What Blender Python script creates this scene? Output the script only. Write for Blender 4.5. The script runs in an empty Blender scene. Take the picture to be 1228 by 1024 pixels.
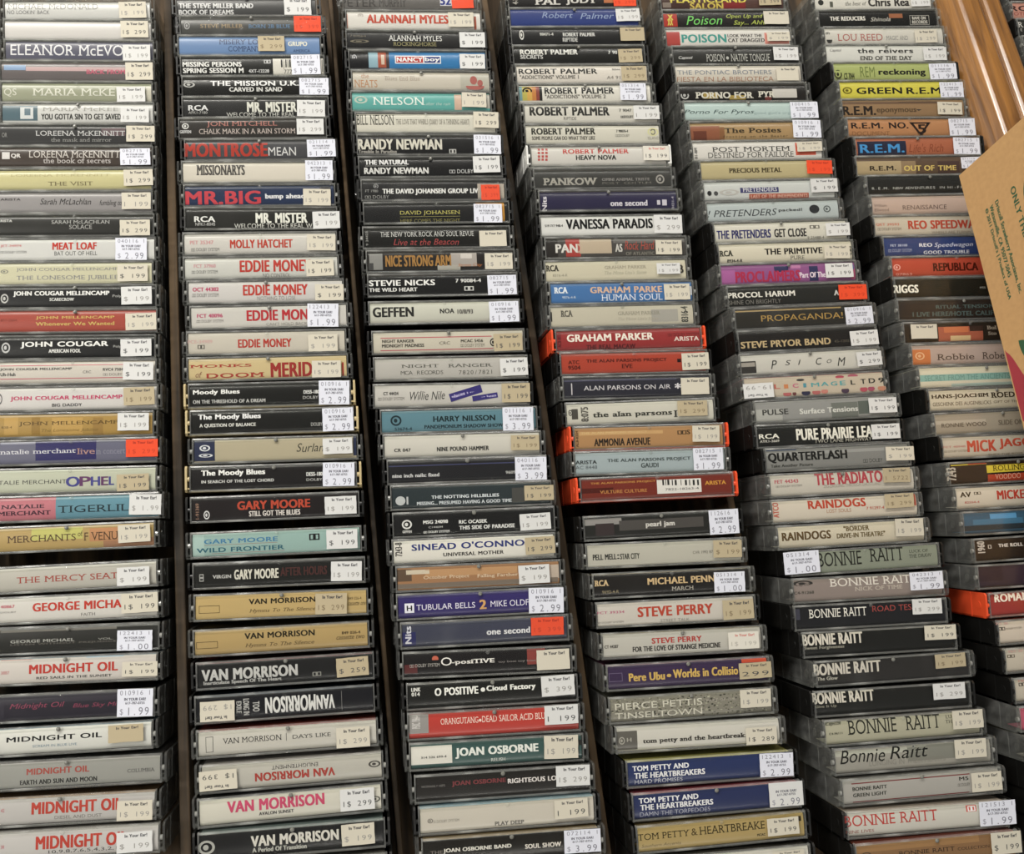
import bpy, math, random
from mathutils import Matrix, Vector
random.seed(11)
scene = bpy.context.scene
MM = 0.001
TOPZ = 0.9            # height of the cassette spines above the shop floor (m)

# ------------------------------------------------------------------ camera
CAM_POS = Vector((-0.13588, -0.29814, 0.66377 + TOPZ))
CAM_X, CAM_Y, CAM_Z = (0.98714, -0.11065, 0.11534), (0.06226, 0.93083, 0.36011), (-0.14720, -0.34830, 0.92575)
cam_data = bpy.data.cameras.new('camera')
cam_data.sensor_fit = 'HORIZONTAL'
cam_data.sensor_width = 36.0
cam_data.lens = 1307.0 / 1228.0 * 36.0
cam_data.clip_start = 0.02
cam = bpy.data.objects.new('camera', cam_data)
scene.collection.objects.link(cam)
m = Matrix.Identity(4)
for r in range(3):
    m[r][0], m[r][1], m[r][2], m[r][3] = CAM_X[r], CAM_Y[r], CAM_Z[r], CAM_POS[r]
cam.matrix_world = m
scene.camera = cam

# ------------------------------------------------------------------ world, lights, exposure
world = bpy.data.worlds.new('shop_light')
scene.world = world
world.use_nodes = True
wn = world.node_tree.nodes
wn['Background'].inputs['Color'].default_value = (0.98, 0.97, 0.94, 1)
wn['Background'].inputs['Strength'].default_value = 0.16

def area(name, loc, target, sx, sy, watts, col):
    d = bpy.data.lights.new(name, 'AREA')
    d.shape = 'RECTANGLE'
    d.size, d.size_y = sx, sy
    d.energy = watts
    d.color = col
    o = bpy.data.objects.new(name, d)
    scene.collection.objects.link(o)
    o.location = loc
    o.rotation_euler = (Vector(target) - Vector(loc)).to_track_quat('-Z', 'Y').to_euler()
    return o

# the shop's ceiling fluorescents
area('fluorescent_tube', (-1.0, 1.3, 2.75), (-1.0, 1.3, 0), 1.3, 0.34, 60, (1.0, 0.965, 0.90))
area('fluorescent_tube', (0.5, 1.3, 2.75), (0.5, 1.3, 0), 1.3, 0.34, 20, (1.0, 0.965, 0.90))
area('fluorescent_tube', (-1.9, -0.2, 2.75), (-1.9, -0.2, 0), 1.3, 0.34, 44, (1.0, 0.965, 0.90))
area('fluorescent_tube', (0.2, -2.2, 2.75), (0.2, -2.2, 0), 1.3, 0.34, 16, (1.0, 0.965, 0.90))

vs = scene.view_settings
vs.view_transform = 'Standard'
vs.look = 'None'
vs.gamma = 1.0
vs.use_curve_mapping = False
vs.exposure = 0.0

# ------------------------------------------------------------------ materials
def lin(c):
    return c / 12.92 if c <= 0.04045 else ((c + 0.055) / 1.055) ** 2.4

def rgb(h):
    if ',' in h:
        return tuple(lin(int(q) / 255) for q in h.split(',')) + (1.0,)
    return tuple(lin(int(h[i:i + 2], 16) / 255) for i in (0, 2, 4)) + (1.0,)

MATS = {}
def paper(h, rough=0.27, spec=0.4):
    key = (h, rough)
    if key not in MATS:
        mt = bpy.data.materials.new('printed_paper')
        mt.use_nodes = True
        b = mt.node_tree.nodes['Principled BSDF']
        b.inputs['Base Color'].default_value = rgb(h)
        b.inputs['Roughness'].default_value = rough
        b.inputs['Specular IOR Level'].default_value = spec
        MATS[key] = mt
    return MATS[key]

def plastic(name, h, rough):
    mt = bpy.data.materials.new(name)
    mt.use_nodes = True
    nt = mt.node_tree
    b = nt.nodes['Principled BSDF']
    b.inputs['Base Color'].default_value = rgb(h)
    n = nt.nodes.new('ShaderNodeTexNoise')
    n.inputs['Scale'].default_value = 140
    n.inputs['Detail'].default_value = 4
    g = nt.nodes.new('ShaderNodeMapRange')
    g.inputs['To Min'].default_value = rough * 0.7
    g.inputs['To Max'].default_value = rough * 1.5
    co = nt.nodes.new('ShaderNodeTexCoord')
    nt.links.new(co.outputs['Object'], n.inputs['Vector'])
    nt.links.new(n.outputs['Fac'], g.inputs['Value'])
    nt.links.new(g.outputs['Result'], b.inputs['Roughness'])
    return mt

def clear(name, tint, rough, bump, haze):
    """thin clear polystyrene: a see-through sheet with a glossy, slightly scuffed face"""
    mt = bpy.data.materials.new(name)
    mt.use_nodes = True
    nt = mt.node_tree
    nt.nodes.clear()
    out = nt.nodes.new('ShaderNodeOutputMaterial')
    mix = nt.nodes.new('ShaderNodeMixShader')
    tr = nt.nodes.new('ShaderNodeBsdfTransparent')
    tr.inputs['Color'].default_value = tint
    df = nt.nodes.new('ShaderNodeBsdfDiffuse')
    df.inputs['Color'].default_value = (0.8, 0.8, 0.78, 1)
    hz = nt.nodes.new('ShaderNodeMixShader')
    gl = nt.nodes.new('ShaderNodeBsdfGlossy')
    gl.inputs['Roughness'].default_value = rough
    # reflectance of a thin sheet, the same from either side
    ge = nt.nodes.new('ShaderNodeNewGeometry')
    dt = nt.nodes.new('ShaderNodeVectorMath')
    dt.operation = 'DOT_PRODUCT'
    def mth(op, a, b):
        q = nt.nodes.new('ShaderNodeMath')
        q.operation = op
        for k, x in enumerate((a, b)):
            if x is None:
                continue
            if isinstance(x, (int, float)):
                q.inputs[k].default_value = x
            else:
                nt.links.new(x, q.inputs[k])
        return q.outputs[0]
    co = nt.nodes.new('ShaderNodeTexCoord')
    no = nt.nodes.new('ShaderNodeTexNoise')
    no.inputs['Scale'].default_value = 60
    no.inputs['Detail'].default_value = 6
    bp = nt.nodes.new('ShaderNodeBump')
    bp.inputs['Strength'].default_value = bump
    bp.inputs['Distance'].default_value = 0.002
    mr = nt.nodes.new('ShaderNodeMapRange')
    mr.inputs['From Min'].default_value = 0.5
    mr.inputs['From Max'].default_value = 0.8
    mr.inputs['To Min'].default_value = haze
    mr.inputs['To Max'].default_value = haze * 4
    L = nt.links.new
    L(co.outputs['Object'], no.inputs['Vector'])
    L(no.outputs['Fac'], bp.inputs['Height'])
    L(no.outputs['Fac'], mr.inputs['Value'])
    L(bp.outputs['Normal'], gl.inputs['Normal'])
    L(ge.outputs['Incoming'], dt.inputs[0])
    L(bp.outputs['Normal'], dt.inputs[1])
    co_ = mth('SUBTRACT', 1.0, mth('MINIMUM', mth('ABSOLUTE', dt.outputs['Value'], None), 1.0))
    refl = mth('ADD', mth('MULTIPLY', mth('POWER', co_, 5.0), 0.9), 0.025)
    L(mr.outputs['Result'], hz.inputs['Fac'])
    L(tr.outputs[0], hz.inputs[1])
    L(df.outputs[0], hz.inputs[2])
    L(refl, mix.inputs['Fac'])
    L(hz.outputs[0], mix.inputs[1])
    L(gl.outputs[0], mix.inputs[2])
    L(mix.outputs[0], out.inputs['Surface'])
    return mt

CLEAR = clear('clear_polystyrene', (0.995, 0.995, 0.99, 1), 0.13, 0.10, 0.001)
EDGE = clear('clear_polystyrene_edge', (0.90, 0.91, 0.89, 1), 0.16, 0.3, 0.09)
SIDE = clear('clear_polystyrene_side', (0.9, 0.91, 0.89, 1), 0.12, 0.6, 0.05)
FILM = clear('shrink_film', (0.99, 0.99, 0.99, 1), 0.12, 0.6, 0.008)
BASES = {'c': SIDE, 'k': plastic('black_plastic', '151514', 0.32),
         'o': plastic('orange_plastic', 'e0502c', 0.35),
         't': plastic('ivory_plastic', 'b8a67c', 0.4),
         'w': plastic('white_plastic', 'dcdcd8', 0.3)}

PIN = plastic('milky_plastic', '8a8a86', 0.10)

def wood(name, dark, light, scale, rough, axis_y=True):
    mt = bpy.data.materials.new(name)
    mt.use_nodes = True
    nt = mt.node_tree
    b = nt.nodes['Principled BSDF']
    co = nt.nodes.new('ShaderNodeTexCoord')
    mp = nt.nodes.new('ShaderNodeMapping')
    mp.inputs['Scale'].default_value = (scale, scale * 0.06, scale)
    no = nt.nodes.new('ShaderNodeTexNoise')
    no.inputs['Scale'].default_value = 1.0
    no.inputs['Detail'].default_value = 6
    no.inputs['Distortion'].default_value = 0.6
    cr = nt.nodes.new('ShaderNodeValToRGB')
    cr.color_ramp.elements[0].position = 0.32
    cr.color_ramp.elements[0].color = rgb(dark)
    cr.color_ramp.elements[1].position = 0.68
    cr.color_ramp.elements[1].color = rgb(light)
    bp = nt.nodes.new('ShaderNodeBump')
    bp.inputs['Strength'].default_value = 0.25
    bp.inputs['Distance'].default_value = 0.001
    L = nt.links.new
    L(co.outputs['Object'], mp.inputs['Vector'])
    L(mp.outputs['Vector'], no.inputs['Vector'])
    L(no.outputs['Fac'], cr.inputs['Fac'])
    L(cr.outputs['Color'], b.inputs['Base Color'])
    L(no.outputs['Fac'], bp.inputs['Height'])
    L(bp.outputs['Normal'], b.inputs['Normal'])
    b.inputs['Roughness'].default_value = rough
    b.inputs['Coat Weight'].default_value = 0.55 if rough < 0.5 else 0.0
    b.inputs['Coat Roughness'].default_value = 0.12
    return mt

NOTCH = plastic('smoked_notch', '74746e', 0.2)
DARKWOOD = wood('worn_dark_wood', '1c160e', '58452e', 110, 0.8)
RAILWOOD = wood('varnished_pine', '5e3a14', '9c6a2e', 190, 0.3)
CARTON = None

def carton():
    mt = bpy.data.materials.new('brown_cardboard')
    mt.use_nodes = True
    nt = mt.node_tree
    b = nt.nodes['Principled BSDF']
    co = nt.nodes.new('ShaderNodeTexCoord')
    no = nt.nodes.new('ShaderNodeTexNoise')
    no.inputs['Scale'].default_value = 260
    no.inputs['Detail'].default_value = 8
    cr = nt.nodes.new('ShaderNodeValToRGB')
    cr.color_ramp.elements[0].color = rgb('a88256')
    cr.color_ramp.elements[1].color = rgb('bf9866')
    L = nt.links.new
    L(co.outputs['Object'], no.inputs['Vector'])
    L(no.outputs['Fac'], cr.inputs['Fac'])
    L(cr.outputs['Color'], b.inputs['Base Color'])
    b.inputs['Roughness'].default_value = 0.8
    return mt
CARTON = carton()

# ------------------------------------------------------------------ mesh helper
class MB:
    """collects faces with materials; coordinates in millimetres"""
    def __init__(self):
        self.v, self.f, self.mi, self.ms, self.sm = [], [], [], [], []
    def slot(self, mt):
        if mt not in self.ms:
            self.ms.append(mt)
        return self.ms.index(mt)
    def add(self, vs, fs, mt, smooth=False):
        k = len(self.v)
        s = self.slot(mt)
        self.v += vs
        for q in fs:
            self.f.append(tuple(i + k for i in q))
            self.mi.append(s)
            self.sm.append(smooth)
    def box(self, x0, x1, y0, y1, z0, z1, mt):
        vs = [(x, y, z) for z in (z0, z1) for y in (y0, y1) for x in (x0, x1)]
        self.add(vs, [(0, 2, 3, 1), (4, 5, 7, 6), (0, 1, 5, 4), (2, 6, 7, 3), (0, 4, 6, 2), (1, 3, 7, 5)], mt)
    def quad(self, pts, mt):
        self.add(list(pts), [tuple(range(len(pts)))], mt)
    def cyl_x(self, x0, x1, cy, cz, r, mt, n=14):
        vs = []
        for x in (x0, x1):
            vs += [(x, cy + r * math.cos(2 * math.pi * i / n), cz + r * math.sin(2 * math.pi * i / n)) for i in range(n)]
        fs = [(i, (i + 1) % n, n + (i + 1) % n, n + i) for i in range(n)]
        fs += [tuple(range(n - 1, -1, -1)), tuple(range(n, 2 * n))]
        self.add(vs, fs, mt)
    def prism_y(self, prof, y0, y1, mt):
        """profile in x,z swept along y"""
        n = len(prof)
        vs = [(x, y0, z) for x, z in prof] + [(x, y1, z) for x, z in prof]
        fs = [(i, i + n, (i + 1) % n + n, (i + 1) % n) for i in range(n)]
        fs += [tuple(range(n)), tuple(range(2 * n - 1, n - 1, -1))]
        self.add(vs, fs, mt)
    def mesh(self, name):
        me = bpy.data.meshes.new(name)
        me.from_pydata([(x * MM, y * MM, z * MM) for x, y, z in self.v], [], self.f)
        for mt in self.ms:
            me.materials.append(mt)
        me.polygons.foreach_set('material_index', self.mi)
        me.polygons.foreach_set('use_smooth', self.sm)
        me.update()
        return me
    def build(self, name, parent=None, bevel=0):
        o = bpy.data.objects.new(name, self.mesh(name))
        scene.collection.objects.link(o)
        if parent:
            o.parent = parent
        if bevel:
            b = o.modifiers.new('bevel', 'BEVEL')
            b.width = bevel * MM
            b.segments = 3
            b.limit_method = 'ANGLE'
        return o

# ------------------------------------------------------------------ lettering
CHARS = sorted(set(' !"#$%&\'()*+,-./0123456789:?ABCDEFGHIJKLMNOPQRSTUVWXYZabcdefghijklmnopqrstuvwxyz|•©'))
GL = {}
def load_glyphs():
    tmp = []
    def tx(s):
        cu = bpy.data.curves.new('glyph', 'FONT')
        cu.body = s
        cu.resolution_u = 3
        o = bpy.data.objects.new('glyph', cu)
        scene.collection.objects.link(o)
        tmp.append(o)
        return o
    rows = [(c, tx(c) if c != ' ' else None, tx(c + 'I' if c != ' ' else 'I I')) for c in CHARS]
    bar = tx('I')
    dg = bpy.context.evaluated_depsgraph_get()
    def read(o):
        me = o.evaluated_get(dg).to_mesh()
        vs = [(v.co.x, v.co.y) for v in me.vertices]
        fs = [tuple(p.vertices) for p in me.polygons]
        cnt = {}
        for f in fs:
            for i in range(len(f)):
                e = tuple(sorted((f[i], f[(i + 1) % len(f)])))
                cnt[e] = cnt.get(e, 0) + 1
        return vs, fs, [e for e, k in cnt.items() if k == 1]
    mi = max(v[0] for v in read(bar)[0])
    for c, o, o2 in rows:
        vs, fs, ed = read(o) if o else ([], [], [])
        adv = max(v[0] for v in read(o2)[0]) - mi - (mi if c == ' ' else 0)
        if c == ' ':
            adv = max(0.25, adv - 0.05)
        GL[c] = (vs, fs, ed, adv)
    for o in tmp:
        cu = o.data
        bpy.data.objects.remove(o)
        bpy.data.curves.remove(cu)
load_glyphs()
# a square for the noise-reduction mark
GL['□'] = ([(0.02, 0), (0.55, 0), (0.55, 0.6), (0.02, 0.6), (0.1, 0.08), (0.47, 0.08), (0.47, 0.52), (0.1, 0.52)],
           [(0, 1, 5, 4), (1, 2, 6, 5), (2, 3, 7, 6), (3, 0, 4, 7)], [], 0.58)
CAP = max(v[1] for v in GL['H'][0])
XH = max(v[1] for v in GL['x'][0])

def layout(s, serif=False, shear=0.0, wobble=0.0, mono=False, track=0.0):
    vs, fs = [], []
    x = 0.0
    rnd = random.Random(len(s) * 7 + ord(s[0]))
    for c in s:
        g = GL.get(c, GL['I'])
        k = len(vs)
        adv = 0.62 if mono else g[3]
        off = (adv - g[3]) / 2 if mono else 0
        dy = rnd.uniform(-wobble, wobble)
        vs += [(x + off + a + b * shear, b + dy) for a, b in g[0]]
        fs += [tuple(i + k for i in f) for f in g[1]]
        if serif:
            for e in g[2]:
                (ax, ay), (bx, by) = g[0][e[0]], g[0][e[1]]
                if abs(ay - by) < 0.004 and 0.03 < abs(ax - bx) < 0.24:
                    base = None
                    if abs(ay) < 0.02:
                        base = (0.0, 0.05)
                    elif abs(ay - CAP) < 0.03:
                        base = (CAP - 0.05, CAP)
                    elif abs(ay - XH) < 0.03 and c.islower():
                        base = (XH - 0.05, XH)
                    if base:
                        l, r = min(ax, bx) - 0.075, max(ax, bx) + 0.075
                        kk = len(vs)
                        vs += [(x + off + px + py * shear, py + dy) for px, py in ((l, base[0]), (r, base[0]), (r, base[1]), (l, base[1]))]
                        fs.append((kk, kk + 1, kk + 2, kk + 3))
        x += adv + track
    return vs, fs

def profile(y):
    """the folded card rounds back towards its two long edges (mm)"""
    a = abs(y)
    return -BOW[0] * (a / 6.9) ** 2 - (0.0 if a < 4.6 else 0.5 * ((a - 4.6) / 2.3) ** 2)
BOW = [0.6]

CUTS = (-6.9, -6.2, -5.4, -4.6, -3.4, -2.3, -1.1, 0.0, 1.1, 2.3, 3.4, 4.6, 5.4, 6.2, 6.9)
def split_y(pts, faces):
    """cut flat faces along the fold lines so that print follows the rounded card"""
    ov, of = [], []
    for f in faces:
        polys = [[pts[i] for i in f]]
        ys = [p[1] for p in polys[0]]
        for c in CUTS:
            if not (min(ys) < c < max(ys)):
                continue
            nxt = []
            for po in polys:
                for sgn in (1, -1):
                    r = []
                    for a, b in zip(po, po[1:] + po[:1]):
                        da, db = (a[1] - c) * sgn, (b[1] - c) * sgn
                        if da >= 0:
                            r.append(a)
                        if da * db < 0:
                            q = da / (da - db)
                            r.append((a[0] + (b[0] - a[0]) * q, c))
                    if len(r) > 2:
                        nxt.append(r)
            polys = nxt
        for po in polys:
            k = len(ov)
            ov += po
            of.append(tuple(range(k, k + len(po))))
    return ov, of

def put_text(mb, s, sty, cx, cy, w, h, mt, z0, rot=0, prof=True, zlift=0.04):
    low = sty.lower()
    serif = low in ('r', 'i')
    bold = sty in ('b', 'R', 'U', 'v', 'V')
    vs, fs = layout(s, serif=serif, shear=0.28 if low in ('h', 'i') else 0.0,
                    wobble=0.03 if low == 'h' else 0.0, mono=(low == 'm'), track=0.03 if bold else 0.0)
    if not vs:
        return
    x0, x1 = min(v[0] for v in vs), max(v[0] for v in vs)
    y0, y1 = min(v[1] for v in vs), max(v[1] for v in vs)
    if low == 'v':
        rot, w, h = 90 if sty == 'v' else -90, h, w
    if low == 'u':
        rot = 180
    sx, sy = w / max(x1 - x0, 1e-6), h / max(y1 - y0, 1e-6)
    mx, my = (x0 + x1) / 2, (y0 + y1) / 2
    ca, sa = math.cos(math.radians(rot)), math.sin(math.radians(rot))
    shifts = ((0.0, 0.0),)
    if bold:
        d = min(0.06 * h, 0.075 * sx * CAP)
        g = 0.018 * h
        shifts = ((-d, -g), (d, g), (-d, g), (d, -g), (0.0, 0.0))
    for q, (dx, dy) in enumerate(shifts):
        pts = []
        for a, b in vs:
            lx, ly = (a - mx) * sx + dx, (b - my) * sy + dy
            pts.append((cx + lx * ca - ly * sa, cy + lx * sa + ly * ca))
        ff = fs
        if prof:
            pts, ff = split_y(pts, fs)
        mb.add([(X, Y, z0 + zlift + 0.004 * q + (profile(Y) if prof else 0)) for X, Y in pts], ff, mt)

def put_block(mb, x0, x1, y0, y1, mt, z0, lift=0.015):
    cuts = sorted({y0, y1} | {c for c in CUTS if y0 < c < y1})
    vs, fs = [], []
    for y in cuts:
        vs += [(x0, y, z0 + lift + profile(y)), (x1, y, z0 + lift + profile(y))]
    for i in range(len(cuts) - 1):
        fs.append((2 * i, 2 * i + 1, 2 * i + 3, 2 * i + 2))
    mb.add(vs, fs, mt, True)

def put_ring(mb, cx, cy, w, h, mt, z0, lift=0.03, n=20, t=0.2):
    vs, fs = [], []
    for i in range(n):
        a = 2 * math.pi * i / n
        for k in (1.0, 1.0 - t * 1.6):
            vs.append((cx + w / 2 * k * math.cos(a), cy + h / 2 * k * math.sin(a), z0 + lift + profile(cy)))
    for i in range(n):
        j = (i + 1) % n
        fs.append((2 * i, 2 * j, 2 * j + 1, 2 * i + 1))
    # a small mark inside the emblem
    k = len(vs)
    for i in range(10):
        a = 2 * math.pi * i / 10
        vs.append((cx - w * 0.04 + w * 0.17 * math.cos(a), cy + h * 0.2 * math.sin(a), z0 + lift + profile(cy)))
    fs.append(tuple(range(k, k + 10)))
    mb.add(vs, fs, mt)

def put_disc(mb, cx, cy, w, h, mt, z0, lift=0.03, n=20):
    mb.quad([(cx + w / 2 * math.cos(2 * math.pi * i / n), cy + h / 2 * math.sin(2 * math.pi * i / n), z0 + lift + profile(cy)) for i in range(n)], mt)

def put_frame(mb, cx, cy, w, h, mt, z0, lift=0.03):
    t = 0.28
    for a in ((cx - w / 2, cx + w / 2, cy - h / 2, cy - h / 2 + t), (cx - w / 2, cx + w / 2, cy + h / 2 - t, cy + h / 2),
              (cx - w / 2, cx - w / 2 + t, cy - h / 2, cy + h / 2), (cx + w / 2 - t, cx + w / 2, cy - h / 2, cy + h / 2)):
        put_block(mb, a[0], a[1], a[2], a[3], mt, z0, lift)

# ------------------------------------------------------------------ cassette case
W, T, D = 109.0, 16.4, 69.5      # real size of a cassette case (mm); origin at the middle of the far edge
SP = D                           # z of the outer face of the spine

def base_mesh(code):
    mt = BASES[code]
    mb = MB()
    h = T / 2
    mb.box(-W / 2, W / 2, -h, -h + 1.1, 0, D - 4, mt)                 # back plate
    for s in (-1, 1):
        a, b = sorted((s * W / 2, s * (W / 2 - 1.3)))
        # end wall with chamfered corners
        pr = [(-h, 0), (h, 0), (h, D - 1.6), (h - 1.6, D), (-h + 1.6, D), (-h, D - 1.6)]
        vs = [(a, y, z) for y, z in pr] + [(b, y, z) for y, z in pr]
        n = len(pr)
        fs = [(i, (i + 1) % n, (i + 1) % n + n, i + n) for i in range(n)] + [tuple(range(n - 1, -1, -1)), tuple(range(n, 2 * n))]
        mb.add(vs, fs, mt)
        # moulded rim and hinge boss on the outside, pin on the inside
        o = s * (W / 2)
        e = sorted((o, o + s * 0.25))
        mb.box(e[0], e[1], -h, h, 20.5, 21.5, mt)
        mb.box(e[0], e[1], -h, h, 52.0, 52.6, mt)
        mb.cyl_x(e[0], e[1], 0, D - 8.5, 2.6, mt)
        i0 = s * (W / 2 - 1.3)
        e = sorted((i0, i0 - s * 1.4))
        mb.cyl_x(e[0], e[1], 0, D - 1.7, 1.5, PIN if code == 'c' else mt)
        mb.box(e[0], e[1], -6.4, -5.4, D - 3.0, D - 0.8, mt)
    return mb.mesh('case_base')

def lid_mesh(notch):
    mb = MB()
    h = T / 2
    X = W / 2 - 3.5
    mb.box(-X, X, -6.9, 6.9, D - 1.1, D - 0.3, CLEAR)                  # window over the card
    for s in (-1, 1):
        # long edges of the spine wall, with eased corners
        pr = [(s * 6.9, D - 1.6), (s * 6.9, D - 0.25), (s * 7.1, D - 0.05), (s * 7.2, D), (s * (h - 0.15), D - 0.38), (s * h, D - 0.7), (s * h, D - 1.6)]
        vs = [(-X, y, z) for y, z in pr] + [(X, y, z) for y, z in pr]
        n = len(pr)
        mb.add(vs, [(i, (i + 1) % n, (i + 1) % n + n, i + n) for i in range(n)] + [tuple(range(n)), tuple(range(2 * n - 1, n - 1, -1))], EDGE)
        mb.box(-X - 0.8, -X, -h, h, D - 3.0, D - 0.2, EDGE) if s < 0 else mb.box(X, X + 0.8, -h, h, D - 3.0, D - 0.2, EDGE)
    mb.box(-X, X, h - 1.0, h, 1.0, D - 1.6, CLEAR)                     # cover
    mb.box(-X, X, -h + 1.2, -h + 2.0, D - 12, D - 1.6, CLEAR)          # short lip
    # thumb notch
    n = 12
    vs = [(0, 5.9, D + 0.5)]
    for r, z in ((0.8, D + 0.3), (1.3, D - 0.3)):
        vs += [(r * math.cos(2 * math.pi * i / n), 5.9 + r * math.sin(2 * math.pi * i / n), z) for i in range(n)]
    fs = [(0, 1 + i, 1 + (i + 1) % n) for i in range(n)]
    fs += [(1 + i, 1 + n + i, 1 + n + (i + 1) % n, 1 + (i + 1) % n) for i in range(n)]
    mb.add(vs, fs, notch)
    return mb.mesh('case_lid')

BASE_MESH = {k: base_mesh(k) for k in BASES}
LID_MESH = [lid_mesh(q) for q in (NOTCH, CLEAR, EDGE)]

def film_mesh(seed):
    """loose shrink film: a thin puckered sleeve round the case with crimped ends"""
    rnd = random.Random(seed)
    mb = MB()
    nx, h, g = 26, T / 2, 0.10
    loop = [(-h - g, D * 0.45), (-h - g, D * 0.8), (-h - g, D + g), (-h / 3, D + g), (h / 3, D + g), (h + g, D + g), (h + g, D * 0.8), (h + g, D * 0.45)]
    vs, fs = [], []
    for i in range(nx + 1):
        t = i / nx
        x = -W / 2 - 1.6 + t * (W + 3.2)
        end = min(t, 1 - t) < 0.03
        for y, z in loop:
            jy = rnd.uniform(0, 0.10)
            k = 0.55 if end else 1.0
            dy = math.copysign(jy, y) * 0.5
            vs.append((x, y * k + dy * (0 if abs(y) < h else 1), z + (0.0 if z < D else 0.25 + jy * 2.5) - (1.2 if end and z > D else 0)))
    m = len(loop)
    for i in range(nx):
        for j in range(m - 1):
            fs.append((i * m + j, (i + 1) * m + j, (i + 1) * m + j + 1, i * m + j + 1))
    mb.add(vs, fs, FILM)
    return mb.mesh('shrink_wrap')

INK = '3c3c40'
STICK = {'c': 'c4beae', 'w': 'cbcbc9', 'p': 'd2d4de', 't': 'ada084', 'o': 'd84a2a', 'd': 'cfcbc0'}

def sticker(items, parent):
    kind, ty, co, cx, cy, w, h, price = items
    flip = kind == 'Q'
    mb = MB()
    rnd = random.Random(int(cx * 10) * 31 + int(cy * 10))
    mt = paper(STICK[co], 0.6, 0.2)
    z = SP + 0.12
    # slightly uneven torn outline
    pts = []
    for (ax, ay), (bx, by) in (((-1, -1), (1, -1)), ((1, -1), (1, 1)), ((1, 1), (-1, 1)), ((-1, 1), (-1, -1))):
        for q in range(5):
            t = q / 5
            j = rnd.uniform(-0.12, 0.12) if q else 0
            px, py = ax + (bx - ax) * t, ay + (by - ay) * t
            pts.append((px * w / 2 + (j if ay != by else 0), py * h / 2 + (j if ax != bx else 0)))
    ang = math.radians(rnd.uniform(-1.6, 1.6))
    ca, sa = math.cos(ang), math.sin(ang)
    top = [(x * ca - y * sa, x * sa + y * ca, z + 0.10) for x, y in pts]
    bot = [(x, y, z) for x, y, _ in top]
    n = len(pts)
    mb.add(top + bot, [tuple(range(n))] + [(i, i + n, (i + 1) % n + n, (i + 1) % n) for i in range(n)], mt)
    zt = z + 0.10
    red = '9a2a1c' if co == 'o' else ('c06a60' if co == 'd' else INK)
    m1 = paper(red, 0.6, 0.2)
    m2 = paper({'o': 'b83a22', 'd': 'a8a49a', 't': '7a6c54'}.get(co, '8a8884'), 0.6, 0.2)
    strong = rnd.random() < 0.3
    if strong and co != 'o':
        m2 = paper('4a4a4a', 0.6, 0.2)
    def tx(s, sty, x, y, ww, hh, m):
        put_text(mb, s, sty, x, y, ww, hh, m, zt, rot=180 if flip else math.degrees(ang), prof=False, zlift=0.02)
    f = -1 if flip else 1
    if ty == 'D':
        d, p = (price.split(' ') + ['-'])[:2]
        if p != '-':
            tx(p + ' 1', 'm', 0, h * 0.36, w * 0.84, h * 0.17, paper('7c7c86', 0.6, 0.2))
        tx('IN YOUR EAR!', 'b', 0, h * 0.13, w * 0.6, h * 0.10, paper('55555f', 0.6, 0.2))
        tx('617-787-0755', 'b', 0, -h * 0.01, w * 0.54, h * 0.09, paper('62626c', 0.6, 0.2))
        tx('$', 'm', -w * 0.38, -h * 0.32, w * 0.09, h * 0.24, paper('8c8c96', 0.6, 0.2))
        tx(d, 'm', w * 0.10, -h * 0.31, w * 0.58, h * 0.28, paper('74747e', 0.6, 0.2))
    else:
        tx('In Your Ear!', 'b', f * w * 0.04, f * h * 0.32, w * 0.62, h * 0.15, m1)
        if price and price != '-':
            tx(price, 'm', 0, -f * h * 0.20, w * 0.82, h * 0.28, m2)
    o = mb.build('price_sticker', parent)
    o.location = (cx * MM, cy * MM, 0)
    return o

CARD_X, CARD_Y, CARD_Z = 50.6, 6.8, D - 1.3

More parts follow.
